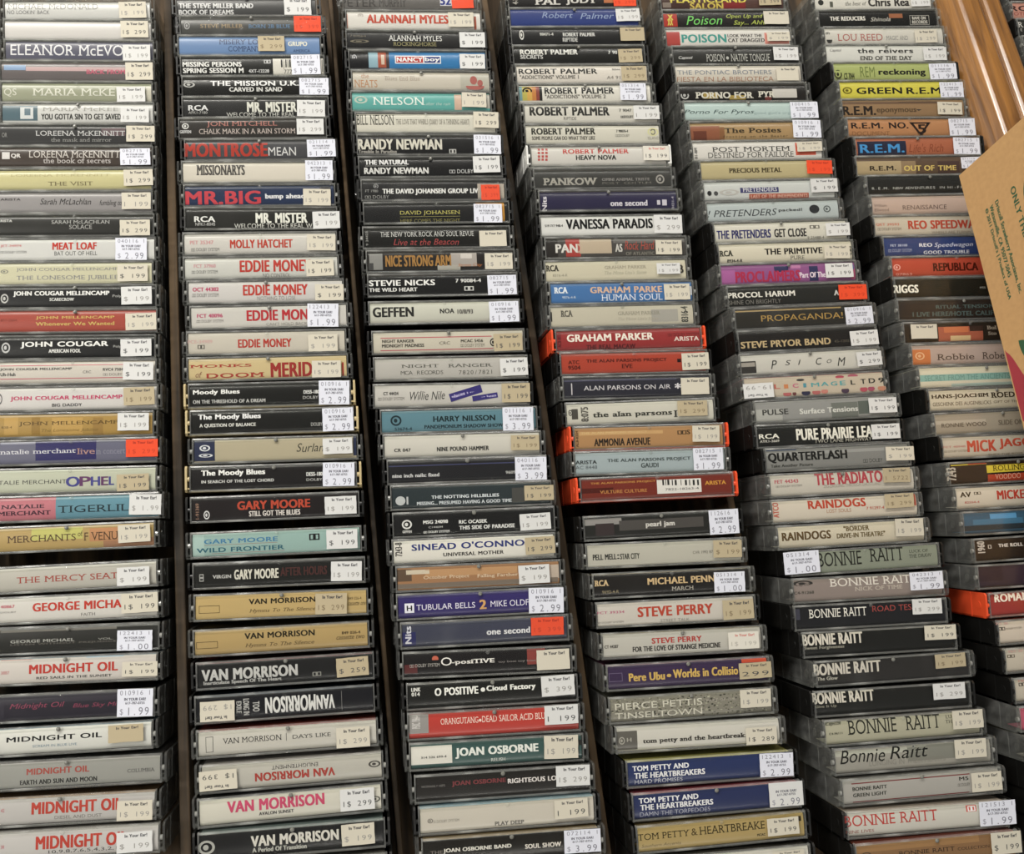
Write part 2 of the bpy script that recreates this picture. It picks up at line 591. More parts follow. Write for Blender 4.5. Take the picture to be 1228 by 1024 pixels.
def card(bg, top, items, parent):
    mb = MB()
    mt = paper(bg)
    BOW[0] = random.uniform(0.25, 1.0)
    z0 = CARD_Z
    put_block(mb, -CARD_X, CARD_X, -CARD_Y, CARD_Y, mt, z0, 0.0)
    zt = z0 + profile(CARD_Y)
    mtop = paper(top)
    mb.box(-CARD_X, CARD_X, CARD_Y - 0.15, CARD_Y + 0.15, 3, zt, mtop)            # front panel of the folded card
    mb.box(-CARD_X, CARD_X, -CARD_Y + 0.9, -CARD_Y + 1.2, D - 16, zt - 0.4, mt)   # short flap at the back
    lim = lambda x: max(-CARD_X, min(CARD_X, x))
    liy = lambda y: max(-CARD_Y, min(CARD_Y, y))
    for n, it in enumerate(items):
        k = it[0]
        sty = it.pop(1) if k == 'T' else ''
        c = it[1]
        cx, cy, w, h = (float(q) for q in it[2:6])
        m = paper(c)
        if k == 'T':
            s = it[6]
            a, b = cx - w / 2, cx + w / 2
            if cy + h / 2 > CARD_Y:
                cy = CARD_Y - h / 2
            if cy - h / 2 < -CARD_Y:
                cy = -CARD_Y + h / 2
            put_text(mb, s, sty, cx, cy, w, h, m, z0, zlift=0.06)
        elif k == 'B':
            put_block(mb, lim(cx - w / 2), lim(cx + w / 2), liy(cy - h / 2), liy(cy + h / 2), m, z0, 0.012 + 0.002 * n)
        elif k == 'O':
            put_ring(mb, cx, cy, w, h, m, z0, 0.055)
        elif k == 'D':
            put_disc(mb, cx, cy, w, h, m, z0, 0.055)
        elif k == 'Z':                                                       # solid triangle standing on its point
            mb.quad([(cx - w / 2, liy(cy + h / 2), z0 + profile(liy(cy + h / 2)) + 0.05), (cx, cy - h / 2, z0 + 0.05), (cx + w / 2, liy(cy + h / 2), z0 + profile(liy(cy + h / 2)) + 0.05)], m)
        elif k == 'L':
            put_frame(mb, cx, cy, w, h, m, z0, 0.055)
        elif k == 'Y':                                                       # triangle outline standing on its point
            for pq in (((-1, 1), (-1 + 0.28, 1), (0.1, -1), (-0.1, -1)), ((1 - 0.28, 1), (1, 1), (0.1, -1), (-0.1, -1)), ((-1, 1), (1, 1), (0.9, 0.8), (-0.9, 0.8))):
                mb.quad([(cx + x * w / 2, cy + y * h / 2, z0 + 0.05) for x, y in pq], m)
        elif k == 'G':
            ang = float(it[6])
            ca, sa = math.cos(math.radians(ang)), math.sin(math.radians(ang))
            q = [(cx + (x * ca - y * sa), cy + (x * sa + y * ca), z0 + 0.02) for x, y in ((-w / 2, -h / 2), (w / 2, -h / 2), (w / 2, h / 2), (-w / 2, h / 2))]
            mb.quad(q, m)
            put_text(mb, it[7], 'b', cx, cy, w * 0.86, h * 0.5, paper('b4aed0'), z0, rot=ang, zlift=0.06)
        elif k == 'N':
            rnd = random.Random(5)
            for _ in range(420):
                x, y, r = rnd.uniform(-CARD_X + 1, CARD_X - 1), rnd.uniform(-CARD_Y + .5, CARD_Y - .5), rnd.uniform(0.15, 0.7)
                cc = rnd.choice(('45443a', '5a5848', '9a9884', 'b0ae9a', '38372f'))
                put_block(mb, x - r, x + r, y - r * 0.6, y + r * 0.6, paper(cc), z0, 0.02)
    return mb.build('inlay_card', parent)

def tag(o, label, cat, group=None):
    o['label'] = label
    o['category'] = cat
    if group:
        o['group'] = group

GROUPS = {1: 'cassettes filed in the leftmost column', 2: 'cassettes filed in the second column', 3: 'cassettes filed in the third column',
          4: 'cassettes filed in the fourth column', 5: 'cassettes filed in the fifth column', 6: 'cassettes filed in the sixth column',
          7: 'cassettes in the neighbouring bin'}

def cassette(col, u, v, zc, th, al, base, bg, top, wrap, label, items):
    e = bpy.data.objects.new('cassette', None)
    e.empty_display_size = 0.01
    scene.collection.objects.link(e)
    R = Matrix.Rotation(math.radians(th), 4, 'Z') @ Matrix.Rotation(math.radians(al), 4, 'X')
    p = Vector((u * MM, v * MM, zc * MM + TOPZ)) - (R @ Vector((0, 0, D * MM)))
    e.matrix_world = Matrix.Translation(p) @ R
    tag(e, label, 'cassette', GROUPS[col])
    for nm, me in (('case_base', BASE_MESH[base]), ('case_lid', random.choice(LID_MESH))):
        o = bpy.data.objects.new(nm, me)
        scene.collection.objects.link(o)
        o.parent = e
    card(bg, top, [i for i in items if i[0][0] not in 'PQ'], e)
    for i in items:
        if i[0] in ('P', 'Q'):
            s = sticker((i[0], i[1], i[2], float(i[3]), float(i[4]), float(i[5]), float(i[6]), i[7]), e)
    if wrap:
        o = bpy.data.objects.new('shrink_wrap', film_mesh(int(u * 7 + v)))
        scene.collection.objects.link(o)
        o.parent = e
    return e

# ------------------------------------------------------------------ shop floor
mb = MB()
FLOORM = paper('6a665e', 0.7)
mb.box(-2500, 2500, -2500, 2500, -60, 0, FLOORM)
fl = mb.build('floor')
fl['kind'] = 'structure'
WALLM = paper('b9b4a6', 0.8)
mb = MB()
mb.box(-2500, 2500, 2440, 2500, 0, 2850, WALLM)
wl = mb.build('wall_back')
wl['kind'] = 'structure'
mb = MB()
mb.box(-2500, -2440, -2500, 2440, 0, 2850, WALLM)
wl = mb.build('wall_left')
wl['kind'] = 'structure'

# ------------------------------------------------------------------ browser bin
FZ = -69.3 - 0.4               # tray floor below the spines
def tz(z):
    return z + TOPZ * 1000

bin_o = bpy.data.objects.new('browser_bin', None)
scene.collection.objects.link(bin_o)
tag(bin_o, 'dark wooden browser bin holding six columns of cassettes between worn dividers', 'bin')
mb = MB()
mb.box(-470, 378, -440, 420, tz(FZ - 12), tz(FZ), DARKWOOD)
mb.build('bottom_board', bin_o)
mb = MB()
mb.box(-470, 378, 420, 436, tz(FZ - 12), tz(-20), DARKWOOD)
mb.build('back_board', bin_o)
mb = MB()
mb.box(-470, 378, -456, -440, tz(FZ - 12), tz(-20), DARKWOOD)
mb.build('front_board', bin_o)
def slab(xa, ya, xb, yb, w, z0, z1, mt, name, parent, bevel=1.0):
    """upright board running from (xa,ya) to (xb,yb)"""
    m = MB()
    L = math.hypot(xb - xa, yb - ya)
    m.box(-w / 2, w / 2, 0, L, z0, z1, mt)
    o = m.build(name, parent, bevel)
    o.location = (xa * MM, ya * MM, 0)
    o.rotation_euler = (0, 0, -math.atan2(xb - xa, yb - ya))
    return o
for xa, xb, wd, zt in ((-371.3, -380.6, 5, -15), (-239.9, -253.7, 6, -15), (-120.4, -130.9, 3, -18), (2.7, -8.2, 5, -27), (127.9, 116.4, 5, -40), (261.2, 238.7, 5, -40)):
    slab(xa, -438, xb, 418, wd, tz(FZ), tz(zt), DARKWOOD, 'divider', bin_o)
for sx in (-440, 350):
    for sy in (-420, 400):
        mb = MB()
        mb.box(sx - 25, sx + 25, sy - 25, sy + 25, 0, tz(FZ - 12), DARKWOOD)
        mb.build('leg', bin_o)

# side rails of varnished pine: one belongs to this bin, one to its neighbour
def rail_prof(x0, x1, z1, cham):
    dx, dz = cham
    pts = [(x0, tz(FZ - 12)), (x0, tz(z1 - dz)), (x0 + 0.6, tz(z1 - dz + 1.0))]
    r = 5.0
    cx, cz = x0 + dx + r * 0.6, z1 - r
    a0 = math.pi - math.atan2(dx, dz)
    for i in range(0, 13):
        a = a0 + (math.pi / 2 - a0) * i / 12
        pts.append((cx + r * math.cos(a), tz(cz + r * math.sin(a))))
    for i in range(0, 7):
        a = math.pi / 2 * i / 6
        pts.append((x1 - r + r * math.sin(a), tz(z1 - r + r * math.cos(a))))
    pts.append((x1, tz(FZ - 12)))
    return pts
def rail(x0, x1, z1, r, parent, name='side_rail'):
    m = MB()
    m.prism_y([(x - x0, z) for x, z in rail_prof(x0, x1, z1, r)], -760, 140, RAILWOOD)
    o = m.build(name, parent)
    o.location = (x0 * MM, 0.286, 0)
    o.rotation_euler = (0, 0, math.radians(1.35))
    return o
rail(367.0, 400.0, 5, (12.5, 15.0), bin_o)
nb = bpy.data.objects.new('browser_bin', None)
scene.collection.objects.link(nb)
tag(nb, 'second browser bin at the right edge beyond the varnished pine rail', 'bin')
rail(400.6, 418.0, 5, (0.8, 2.0), nb)
mb = MB()
mb.box(421, 640, -440, 420, tz(FZ - 12), tz(FZ), DARKWOOD)
mb.build('bottom_board', nb)
for sx in (460, 610):
    for sy in (-420, 400):
        mb = MB()
        mb.box(sx - 25, sx + 25, sy - 25, sy + 25, 0, tz(FZ - 12), DARKWOOD)
        mb.build('leg', nb)

# ------------------------------------------------------------------ cardboard fruit box on the rail
E1, E2, EN = (0.14581, -0.00639, 0.98929), (-0.03748, -0.99930, -0.00093), (-0.98860, 0.03694, 0.14595)
A0 = (320.56089, 119.01620, 22.80000)
bx = bpy.data.objects.new('cardboard_box', None)
scene.collection.objects.link(bx)
# local axes of the box: x = along the printed side, y = into the box, z = up
M = Matrix.Identity(4)
for r in range(3):
    M[r][0], M[r][1], M[r][2] = E2[r], -EN[r], E1[r]
    M[r][3] = A0[r] * MM + (TOPZ if r == 2 else 0)
bx.matrix_world = M
tag(bx, 'brown cardboard fruit box with green print and red berry, resting on the pine rail', 'box')
mb = MB()
BL, BH, BD = 330, 115, 150
th_ = 4
mb.box(0, BL, 0, th_, 0, BH, CARTON)
mb.box(0, BL, BD - th_, BD, 0, BH, CARTON)
mb.box(0, th_, th_, BD - th_, 0, BH, CARTON)
mb.box(BL - th_, BL, th_, BD - th_, 0, BH, CARTON)
mb.box(th_, BL - th_, th_, BD - th_, 0, th_, CARTON)
# print on the side facing the cassettes
GREEN = paper('2c5238', 0.75)
def side_text(s, x0, x1, z0, z1, sty='b', mt=GREEN):
    q = MB()
    put_text(q, s, sty, (x0 + x1) / 2, (z0 + z1) / 2, x1 - x0, z1 - z0, mt, 0, prof=False)
    mb.add([(x, -z, y) for x, y, z in q.v], q.f, mt)
side_text('ONLY THE', 39.3, 77.5, 42.8, 47.6)
side_text('Driscoll Strawberry Associates, Inc.', 39.6, 112.3, 25.6, 30.0)
side_text('Watsonville, CA 95077-5045', 39.9, 96.7, 20.2, 24.2)
side_text("© 2011 Driscoll's | Product of USA", 39.6, 111.4, 15.2, 19.0)
def leaf(cx, cz, L, w, ang):
    n = 10
    pts = []
    for i in range(n + 1):
        t = i / n
        pts.append((t * L, w * math.sin(math.pi * t) ** 0.8))
    for i in range(n - 1, 0, -1):
        t = i / n
        pts.append((t * L, -w * math.sin(math.pi * t) ** 0.8))
    a = math.radians(ang)
    mb.quad([(cx + x * math.cos(a) - z * math.sin(a), -0.05, cz + x * math.sin(a) + z * math.cos(a)) for x, z in pts], GREEN)
leaf(39.6, 58.0, 32, 7, 4)
leaf(142.0, 15.2, 30, 6, 34)
BERRY = paper('94303a', 0.7)
pts = []
for i in range(40):
    a = 2 * math.pi * i / 40
    r = 1 - 0.12 * math.cos(3 * a)
    pts.append((172 + 27 * r * math.cos(a), -0.03, max(1.0, -4 + 18 * r * math.sin(a))))
mb.quad(pts, BERRY)
mb.build('carton_body', bx)

# ------------------------------------------------------------------ every cassette:
# column|x|y|height|turn|lean|case|card colour|front panel|film|label, then what is printed or stuck on its spine
DATA = '''#1|-312.90|298.03|0.00|-0.52|14.97|c|189,189,186|30,30,33|0|white spine cassette, grey lettering, cream sticker, topmost, leftmost column
T|r|117,117,111|-17.4|3.0|62.8|4.5|MICHAEL McDONALD
T|s|87,87,87|-34.6|-1.4|29.3|3.0|NO LOOKIN' BACK
P|N|c|38.6|-0.2|19.2|12.4|1$ 199
#1|-312.22|279.91|0.10|-1.27|14.42|c|192,189,186|72,66,60|0|white spine cassette, cream sticker, second from top, leftmost column
P|N|c|39.5|0.5|19.4|12.6|1$ 299
#1|-310.77|261.58|0.17|-1.42|13.99|c|78,78,93|87,81,75|0|grey blue spine cassette, white lettering, white sticker, third from top, leftmost column
T|r|207,207,210|-8.5|0.3|77.6|8.1|ELEANOR McEVO
P|N|w|39.7|-1.9|19.1|11.9|1$ 199
#1|-312.69|243.31|0.14|-1.35|14.18|c|90,84,84|99,96,90|0|grey spine cassette, red lettering, cream sticker, fourth from top, leftmost column
B|111,138,171|-41.7|2.7|14.6|3.8
B|171,144,144|-0.3|1.8|67.8|3.1
T|b|171,87,105|20.4|-0.2|26.3|3.2|BACK FROM
P|N|c|43.6|-0.2|19.0|13.1|1$ 299
#1|-311.52|225.25|0.03|-1.48|14.86|c|141,144,123|45,45,45|0|olive spine cassette, white lettering, white sticker, fifth from top, leftmost column
B|180,177,162|49.5|-1.0|5.2|11.3
T|r|201,201,189|-2.3|0.2|55.9|5.3|MARIA McKE
T|s|195,195,183|-45.1|-0.3|8.4|6.0|QS
P|N|w|36.9|-1.9|19.5|10.9|1$ 199
#1|-310.35|207.31|-0.06|-1.39|15.34|c|189,189,186|45,45,45|0|white spine cassette, black lettering, white sticker, sixth from top, leftmost column
B|75,96,105|-39.4|0.3|24.2|10.9
B|195,198,198|-34.5|0.3|8.6|8.4
B|99,117,126|-34.0|1.1|4.0|5.0
T|b|48,48,45|2.0|-2.4|53.5|4.0|YOU GOTTA SIN TO GET SAVED
T|r|141,141,135|1.5|3.1|51.2|2.8|MARIA McKEE
P|N|w|38.5|-1.6|19.3|10.8|1$ 199
#1|-311.99|189.19|-0.08|-1.61|15.44|c|45,45,45|45,45,45|0|black spine cassette, white lettering, cream sticker, seventh from top, leftmost column
B|93,78,81|25.6|2.3|16.0|5.5
T|r|186,186,186|3.6|1.3|59.9|3.6|LOREENA McKENNITT
T|r|135,135,132|4.1|-3.4|40.5|2.7|the mask and mirror
T|s|135,135,132|-46.7|0.0|3.4|3.2|OR
P|N|c|44.2|0.5|19.1|11.4|1$ 299
#1|-311.06|170.89|-0.06|-1.79|15.36|c|60,51,45|57,51,48|0|brown spine cassette, white lettering, white dated sticker, eighth from top, leftmost column
B|201,198,195|-45.9|1.1|5.0|4.9
T|b|198,195,192|-39.4|0.8|6.0|3.3|QR
T|r|189,183,177|-0.8|2.1|60.5|4.8|LOREENA McKENNITT
T|r|189,183,180|0.8|-2.4|44.7|3.6|the book of secrets
P|D|p|39.9|-0.1|20.1|11.8|1.99 082715
#1|-311.34|152.77|-0.07|-1.49|15.38|c|186,180,135|48,48,48|0|tan spine cassette, gold lettering, cream sticker, ninth from top, leftmost column
T|r|105,96,66|-2.7|-2.8|29.4|2.7|THE VISIT
T|r|162,153,108|-9.3|3.2|65.1|1.8|LOREENA MCKENNITT
P|N|c|42.4|0.7|19.4|11.3|1$ 299
#1|-311.27|134.56|-0.00|-1.79|15.01|c|138,135,135|30,30,36|0|grey spine cassette, black lettering, cream sticker, tenth from top, leftmost column
T|b|48,45,45|-40.9|2.2|12.8|1.6|ARISTA
T|h|36,33,33|-5.3|0.5|33.1|4.6|Sarah McLachlan
T|h|36,33,33|24.1|-0.8|14.5|4.7|fumbling to
P|N|c|41.1|0.4|19.1|11.6|1 199
#1|-310.16|116.51|-0.07|-1.98|15.37|c|39,39,36|57,54,48|0|black spine cassette, pale grey lettering, cream sticker, eleventh from top, leftmost column
T|b|195,195,192|-43.9|3.3|7.2|1.7|RISTA
T|r|165,165,162|3.8|2.3|37.7|2.4|SARAH McLACHLAN
T|r|165,165,162|3.7|-1.1|14.7|2.8|SOLACE
P|N|c|39.3|-2.2|19.6|10.8|1$ 299
#1|-309.02|97.79|-0.08|-1.88|15.42|c|195,195,192|48,48,48|0|white spine cassette, red lettering, white dated sticker, twelfth from top, leftmost column
T|b|177,54,42|-0.8|2.4|27.9|4.9|MEAT LOAF
T|s|66,66,63|-0.0|-2.6|27.3|2.8|BAT OUT OF HELL
T|b|189,129,129|-41.2|2.7|13.1|2.0|JET-34974
T|s|81,81,78|-39.6|-1.4|16.4|1.7|□□ DOLBY SYSTEM
P|D|p|35.9|-0.3|20.3|15.0|2.99 040116
#1|-310.58|79.72|0.01|-2.05|14.92|c|189,186,159|57,54,48|0|cream spine cassette, grey lettering, cream sticker, thirteenth from top, leftmost column
T|r|123,123,126|-3.1|2.6|64.5|2.6|JOHN COUGAR MELLENCAMP
T|r|123,123,126|-3.1|-3.1|64.5|3.6|THE LONESOME JUBILEE
O|123,123,114|-42.8|1.6|4.9|2.7
P|N|c|38.6|-0.4|19.4|11.2|$ 199
#1|-308.36|62.10|0.06|-2.41|14.65|c|21,21,21|75,69,66|0|black spine cassette, white lettering, white sticker, fourteenth from top, leftmost column
T|b|219,219,216|-8.6|2.1|59.9|3.7|JOHN COUGAR MELLENCAMP
T|b|201,201,198|-8.5|-1.6|15.1|2.0|SCARECROW
T|s|171,171,168|26.4|0.2|5.7|2.3|Poly
O|180,180,177|-44.1|-0.8|4.8|6.3
P|N|w|39.1|0.4|19.4|11.9|$ 199
#1|-307.81|44.41|0.07|-2.47|14.60|c|153,69,57|48,48,48|0|red spine cassette, gold lettering, cream sticker, fifteenth from top, leftmost column
T|b|192,162,93|-0.1|2.2|48.8|2.3|JOHN MELLENCAMP
T|b|192,162,93|-0.1|-1.7|48.8|2.3|Whenever We Wanted
T|s|114,45,33|-41.2|0.9|10.1|1.5|837-2604
P|N|c|41.5|-1.0|19.4|11.2|1$ 199
#1|-308.85|25.52|0.06|-2.51|14.64|c|18,18,18|48,48,48|0|black spine cassette, white lettering, white sticker, sixteenth from top, leftmost column
T|b|222,222,219|-5.1|1.8|53.7|4.2|JOHN COUGAR
T|b|210,210,207|-5.0|-2.2|19.6|2.3|AMERICAN FOOL
T|s|171,171,168|27.6|0.1|4.9|2.1|Poly
O|180,180,180|-41.1|0.2|5.3|6.9
P|N|w|39.6|-0.8|19.2|11.2|$ 199
#1|-308.26|7.94|0.09|-2.49|14.49|c|192,186,177|93,87,81|0|white spine cassette, dark grey lettering, white sticker, seventeenth from top, leftmost column
B|174,84,96|-6.7|4.7|75.4|0.5
B|174,84,96|-6.6|-3.8|75.4|0.5
T|b|63,63,60|-22.5|2.2|43.5|1.9|JOHN COUGAR MELLENCAMP
T|b|63,63,60|-39.5|-0.9|8.9|2.1|Uh-Huh
T|s|63,63,60|8.6|0.1|5.0|1.7|CRC
T|b|63,63,60|24.7|1.5|12.4|1.8|RVC4 7504
T|s|96,93,90|24.4|-1.7|11.7|1.6|□□ DOLBY
P|N|w|40.5|-0.0|18.8|11.6|$ 199
#1|-307.23|-10.25|0.09|-2.40|14.45|c|195,192,189|93,87,81|0|white spine cassette, pink lettering, tan sticker, eighteenth from top, leftmost column
T|b|177,66,99|-4.3|0.2|67.5|3.2|JOHN COUGAR MELLENCAMP
T|b|48,48,48|-4.1|-4.1|18.0|1.9|BIG DADDY
O|96,93,93|-44.8|0.3|3.6|7.0
P|N|t|40.2|0.5|19.0|11.3|1$ 199
#1|-309.77|-28.17|0.00|-2.54|14.98|c|159,129,69|48,48,48|0|gold spine cassette, brown lettering, white sticker, nineteenth from top, leftmost column
B|177,144,81|-34.5|0.0|8.2|10.9
B|141,111,54|-19.8|-0.3|5.1|10.9
B|177,144,81|-0.9|-0.7|18.5|10.7
B|144,114,60|17.6|-1.0|6.2|10.9
T|r|78,57,18|0.1|1.0|59.6|2.9|JOHN MELLENCAMP
T|h|126,102,48|0.7|-3.4|33.9|2.4|The Lonesome Jubilee
T|s|93,72,30|-37.0|-0.8|6.2|1.4|838-4
P|N|w|39.3|1.1|19.1|11.1|1$ 199
#1|-307.71|-46.18|0.05|-2.30|14.70|c|96,96,114|78,72,66|0|grey blue spine cassette, white lettering, orange sticker, twentieth from top, leftmost column
B|39,36,87|-3.2|1.1|36.2|12.4
B|129,129,147|-31.8|6.6|20.4|2.7
T|r|204,204,210|-19.6|0.7|44.8|2.8|natalie merchant
T|r|165,129,123|8.7|0.1|10.7|3.6|live
T|r|129,129,144|23.5|-0.3|17.9|3.4|in concert
P|N|o|42.7|1.0|19.3|11.0|1$ 299
#1|-307.68|-65.06|0.04|-2.64|14.78|c|177,180,162|51,51,51|0|white spine cassette, dark grey lettering, tan sticker, twenty-first from top, leftmost column
T|s|66,66,63|-22.2|-0.5|39.9|2.5|TALIE MERCHANT
T|b|66,66,129|1.4|-0.8|7.6|6.1|O
T|b|93,54,93|8.7|-0.7|6.1|5.7|P
T|b|66,66,129|14.8|-0.8|5.0|5.5|H
T|b|93,54,93|20.3|-0.8|3.8|5.3|E
T|b|66,66,129|24.3|-0.8|2.6|5.1|L
P|N|t|37.4|-2.2|19.2|10.3|1$ 199
#1|-306.18|-82.74|-0.00|-2.40|15.02|c|93,135,150|60,57,51|0|teal spine cassette, teal lettering, white sticker, twenty-second from top, leftmost column
B|177,108,117|-26.2|0.3|33.0|15.2
T|R|63,36,48|-28.8|1.6|24.7|2.2|NATALIE
T|R|63,36,48|-27.9|-2.4|30.5|2.5|MERCHANT
T|r|30,45,51|12.5|-0.8|41.7|4.3|TIGERLIL
P|N|w|43.4|0.6|19.0|12.5|$ 1.99
#1|-308.66|-101.44|-0.04|-1.82|15.25|c|168,144,93|96,90,81|0|gold spine cassette, brown lettering, cream sticker, twenty-third from top, leftmost column
B|180,177,102|-5.7|2.6|29.6|7.1
B|177,129,90|22.0|1.0|17.8|8.0
B|153,114,87|35.9|-4.8|29.6|5.5
T|r|78,57,39|-14.6|0.2|39.5|4.1|MERCHANTS
T|r|78,57,39|7.7|2.1|2.8|3.2|of
T|r|78,57,39|19.8|0.1|20.2|4.9|F VENU
P|N|c|39.5|0.7|18.8|10.6|1$ 199
#1|-307.17|-126.10|-0.07|-1.56|15.37|c|174,171,162|51,51,51|0|pale grey spine cassette, red lettering, white sticker, twenty-fourth from top, leftmost column
T|r|153,66,57|-0.4|-0.3|57.8|3.6|THE MERCY SEAT
P|N|w|37.6|-1.3|18.8|10.8|$ 199
#1|-306.64|-144.71|-0.00|-2.06|15.01|c|198,195,189|198,195,189|0|white spine cassette, red lettering, cream sticker, twenty-fifth from top, leftmost column
T|b|177,57,45|5.2|1.3|50.0|4.8|GEORGE MICHA
T|s|99,96,93|11.2|-4.1|7.9|1.8|FAITH
T|b|174,87,99|-34.0|2.5|7.7|1.7|40867
T|s|99,96,93|-33.5|-0.8|8.9|1.0|DOLBY
P|N|c|41.0|1.2|21.0|11.6|1$ 199
#1|-306.13|-163.06|-0.02|-2.81|15.10|c|36,36,33|60,57,51|0|black spine cassette, grey lettering, white dated sticker, twenty-sixth from top, leftmost column
B|111,108,102|-5.3|5.5|65.1|1.2
T|b|159,159,153|-14.3|-0.4|35.4|1.7|GEORGE MICHAEL
T|b|96,93,87|-2.4|-2.3|59.4|1.2|LISTEN WITHOUT PREJUDICE
T|s|159,159,153|21.1|-0.6|8.6|1.1|VOL.
P|D|p|37.9|-2.2|19.9|11.7|1.00 122413
#1|-307.04|-180.73|-0.01|-2.96|15.08|c|195,189,183|147,165,180|0|white spine cassette, red lettering, cream sticker, twenty-seventh from top, leftmost column
B|177,132,123|-27.4|6.6|17.1|0.7
B|135,165,186|21.8|6.7|20.9|0.9
T|b|174,57,48|4.5|0.9|48.8|5.1|MIDNIGHT OIL
T|b|66,66,63|4.8|-4.2|41.7|1.4|RED SAILS IN THE SUNSET
T|s|180,105,108|-33.3|-0.5|4.7|1.8|3887
P|N|c|41.8|-1.2|19.9|8.4|1$ 199
#1|-308.58|-201.44|0.11|-2.74|14.34|c|45,42,51|51,51,51|0|black spine cassette, pink lettering, white dated sticker, twenty-eighth from top, leftmost column
B|36,33,42|-0.4|-1.4|61.9|7.6
T|h|126,57,78|-13.3|0.8|29.9|3.8|Midnight Oil
T|h|126,57,78|18.4|-0.3|24.4|3.0|Blue Sky Mi
P|D|p|40.9|0.2|19.8|15.6|1.99 010916
#1|-309.54|-219.73|0.14|-2.31|14.15|c|201,201,195|126,153,171|0|white spine cassette, black lettering, tan sticker, twenty-ninth from top, leftmost column
T|b|21,21,21|-2.3|1.3|51.3|2.7|MIDNIGHT OIL
T|s|108,132,147|-2.1|-3.0|24.0|1.4|SCREAM IN BLUE LIVE
P|N|t|36.9|1.4|19.3|9.8|-
#1|-304.59|-238.42|0.15|-2.69|14.09|c|147,147,141|81,75,69|1|grey spine cassette, red lettering, thirtieth from top, leftmost column
B|171,168,165|7.5|6.7|86.1|1.2
T|b|159,75,66|-4.7|1.7|33.3|3.3|MIDNIGHT OIL
T|b|51,51,48|-4.3|-4.0|41.1|2.5|EARTH AND SUN AND MOON
T|r|69,66,66|40.3|-0.8|15.0|2.0|COLUMBIA
#1|-307.50|-257.73|0.10|-2.95|14.42|c|177,174,171|186,150,111|0|pale grey spine cassette, red lettering, cream sticker, thirty-first from top, leftmost column
T|b|171,63,51|8.9|1.4|47.6|6.3|MIDNIGHT OIL
T|s|117,114,108|9.6|-4.1|25.1|1.8|DIESEL AND DUST
T|s|174,81,93|-30.4|1.2|1.9|1.9|42
P|N|c|40.2|-2.4|19.1|10.8|1$ 199
#1|-305.55|-275.50|0.13|-2.90|14.20|c|183,180,177|171,165,159|0|pale grey spine cassette, red lettering, white sticker, thirty-second from top, leftmost column
T|b|174,63,51|10.0|0.9|47.8|6.8|MIDNIGHT OIL
T|s|69,66,66|10.6|-4.3|36.2|2.0|10,9,8,7,6,5,4,3,2,1
T|s|174,81,93|-31.5|-0.0|1.7|1.8|38
P|N|w|38.3|-1.3|19.1|11.0|$ 199
#2|-191.99|300.58|0.25|-0.31|13.40|k|60,60,60|99,96,90|0|dark grey spine cassette, white lettering, white sticker, topmost, second column
T|b|198,198,198|-22.5|0.6|53.7|3.8|THE STEVE MILLER BAND
T|b|198,198,198|-29.8|-4.3|39.4|3.5|BOOK OF DREAMS
P|N|w|37.3|-0.6|19.9|13.8|$ 199
#2|-189.16|282.58|0.21|-0.49|13.73|k|60,60,57|99,96,93|1|dark grey spine cassette, gold lettering, orange sticker, second from top, second column
T|r|156,135,102|-21.4|-0.1|31.2|3.0|STEVE MILLER
T|r|87,123,159|12.9|-0.4|30.4|3.0|BORN 2B BLUE
O|156,156,156|-46.6|0.1|4.1|5.7
P|N|o|41.0|0.8|19.8|12.4|1$ 399
#2|-190.78|264.41|0.19|-0.88|13.82|c|99,126,165|57,54,48|0|blue spine cassette, blue lettering, tan sticker, third from top, second column
T|r|42,57,90|-8.1|2.9|28.2|4.0|MISERY LO
T|r|42,57,90|-4.1|-2.4|23.3|4.0|COMPANY
T|b|204,204,192|34.6|1.5|13.6|3.5|GRUPO
T|s|42,57,90|37.3|-3.9|12.3|2.1|AMERICA
P|N|t|15.5|0.9|19.1|11.7|$ 299
#2|-188.95|246.12|0.15|-0.62|14.12|k|18,18,15|48,48,48|0|black spine cassette, white lettering, white dated sticker, fourth from top, second column
B|198,195,186|33.1|-0.7|37.9|12.8
B|30,30,30|20.5|1.9|1.2|6.2
B|30,30,30|22.0|1.2|0.3|7.7
B|30,30,30|23.6|1.9|0.9|6.2
B|30,30,30|25.0|1.9|0.5|6.2
B|30,30,30|26.5|1.9|1.2|6.2
B|30,30,30|49.9|0.1|0.5|9.6
B|30,30,30|51.4|0.1|0.5|9.6
T|s|63,63,60|24.9|-4.5|5.8|3.0|777
T|b|213,213,210|-29.2|1.4|41.4|3.6|MISSING PERSONS
T|b|213,213,210|-28.5|-3.3|42.5|3.6|SPRING SESSION M
T|b|183,183,183|3.9|-3.9|14.5|2.4|4XT-12228
T|b|183,183,183|10.2|3.2|4.4|2.7|□□
P|D|p|38.0|0.2|20.8|15.3|1.99 082715
#2|-187.93|227.80|0.03|-0.87|14.82|k|15,15,12|57,54,48|0|black spine cassette, white lettering, white dated sticker, fifth from top, second column
T|b|216,216,216|-0.3|2.5|62.5|3.7|THE MISSION U.K.
T|b|204,204,201|0.2|-2.1|37.3|3.1|CARVED IN SAND
O|171,171,168|-46.7|1.6|8.1|4.2
P|D|p|42.0|-0.6|21.1|12.7|1.99 082715
#2|-187.97|209.65|-0.04|-1.08|15.24|k|33,33,33|57,54,48|0|black spine cassette, white lettering, white sticker, sixth from top, second column
T|b|207,207,207|-40.5|-0.3|13.4|3.8|RCA
T|s|168,168,165|-40.8|-3.7|13.1|1.9|AFK1-7180
T|b|204,204,195|11.2|0.3|34.5|7.4|MR. MISTER
T|s|195,195,189|3.2|-5.7|48.2|3.0|WELCOME TO THE REAL
P|N|w|39.0|-1.4|20.0|12.1|1$ 199
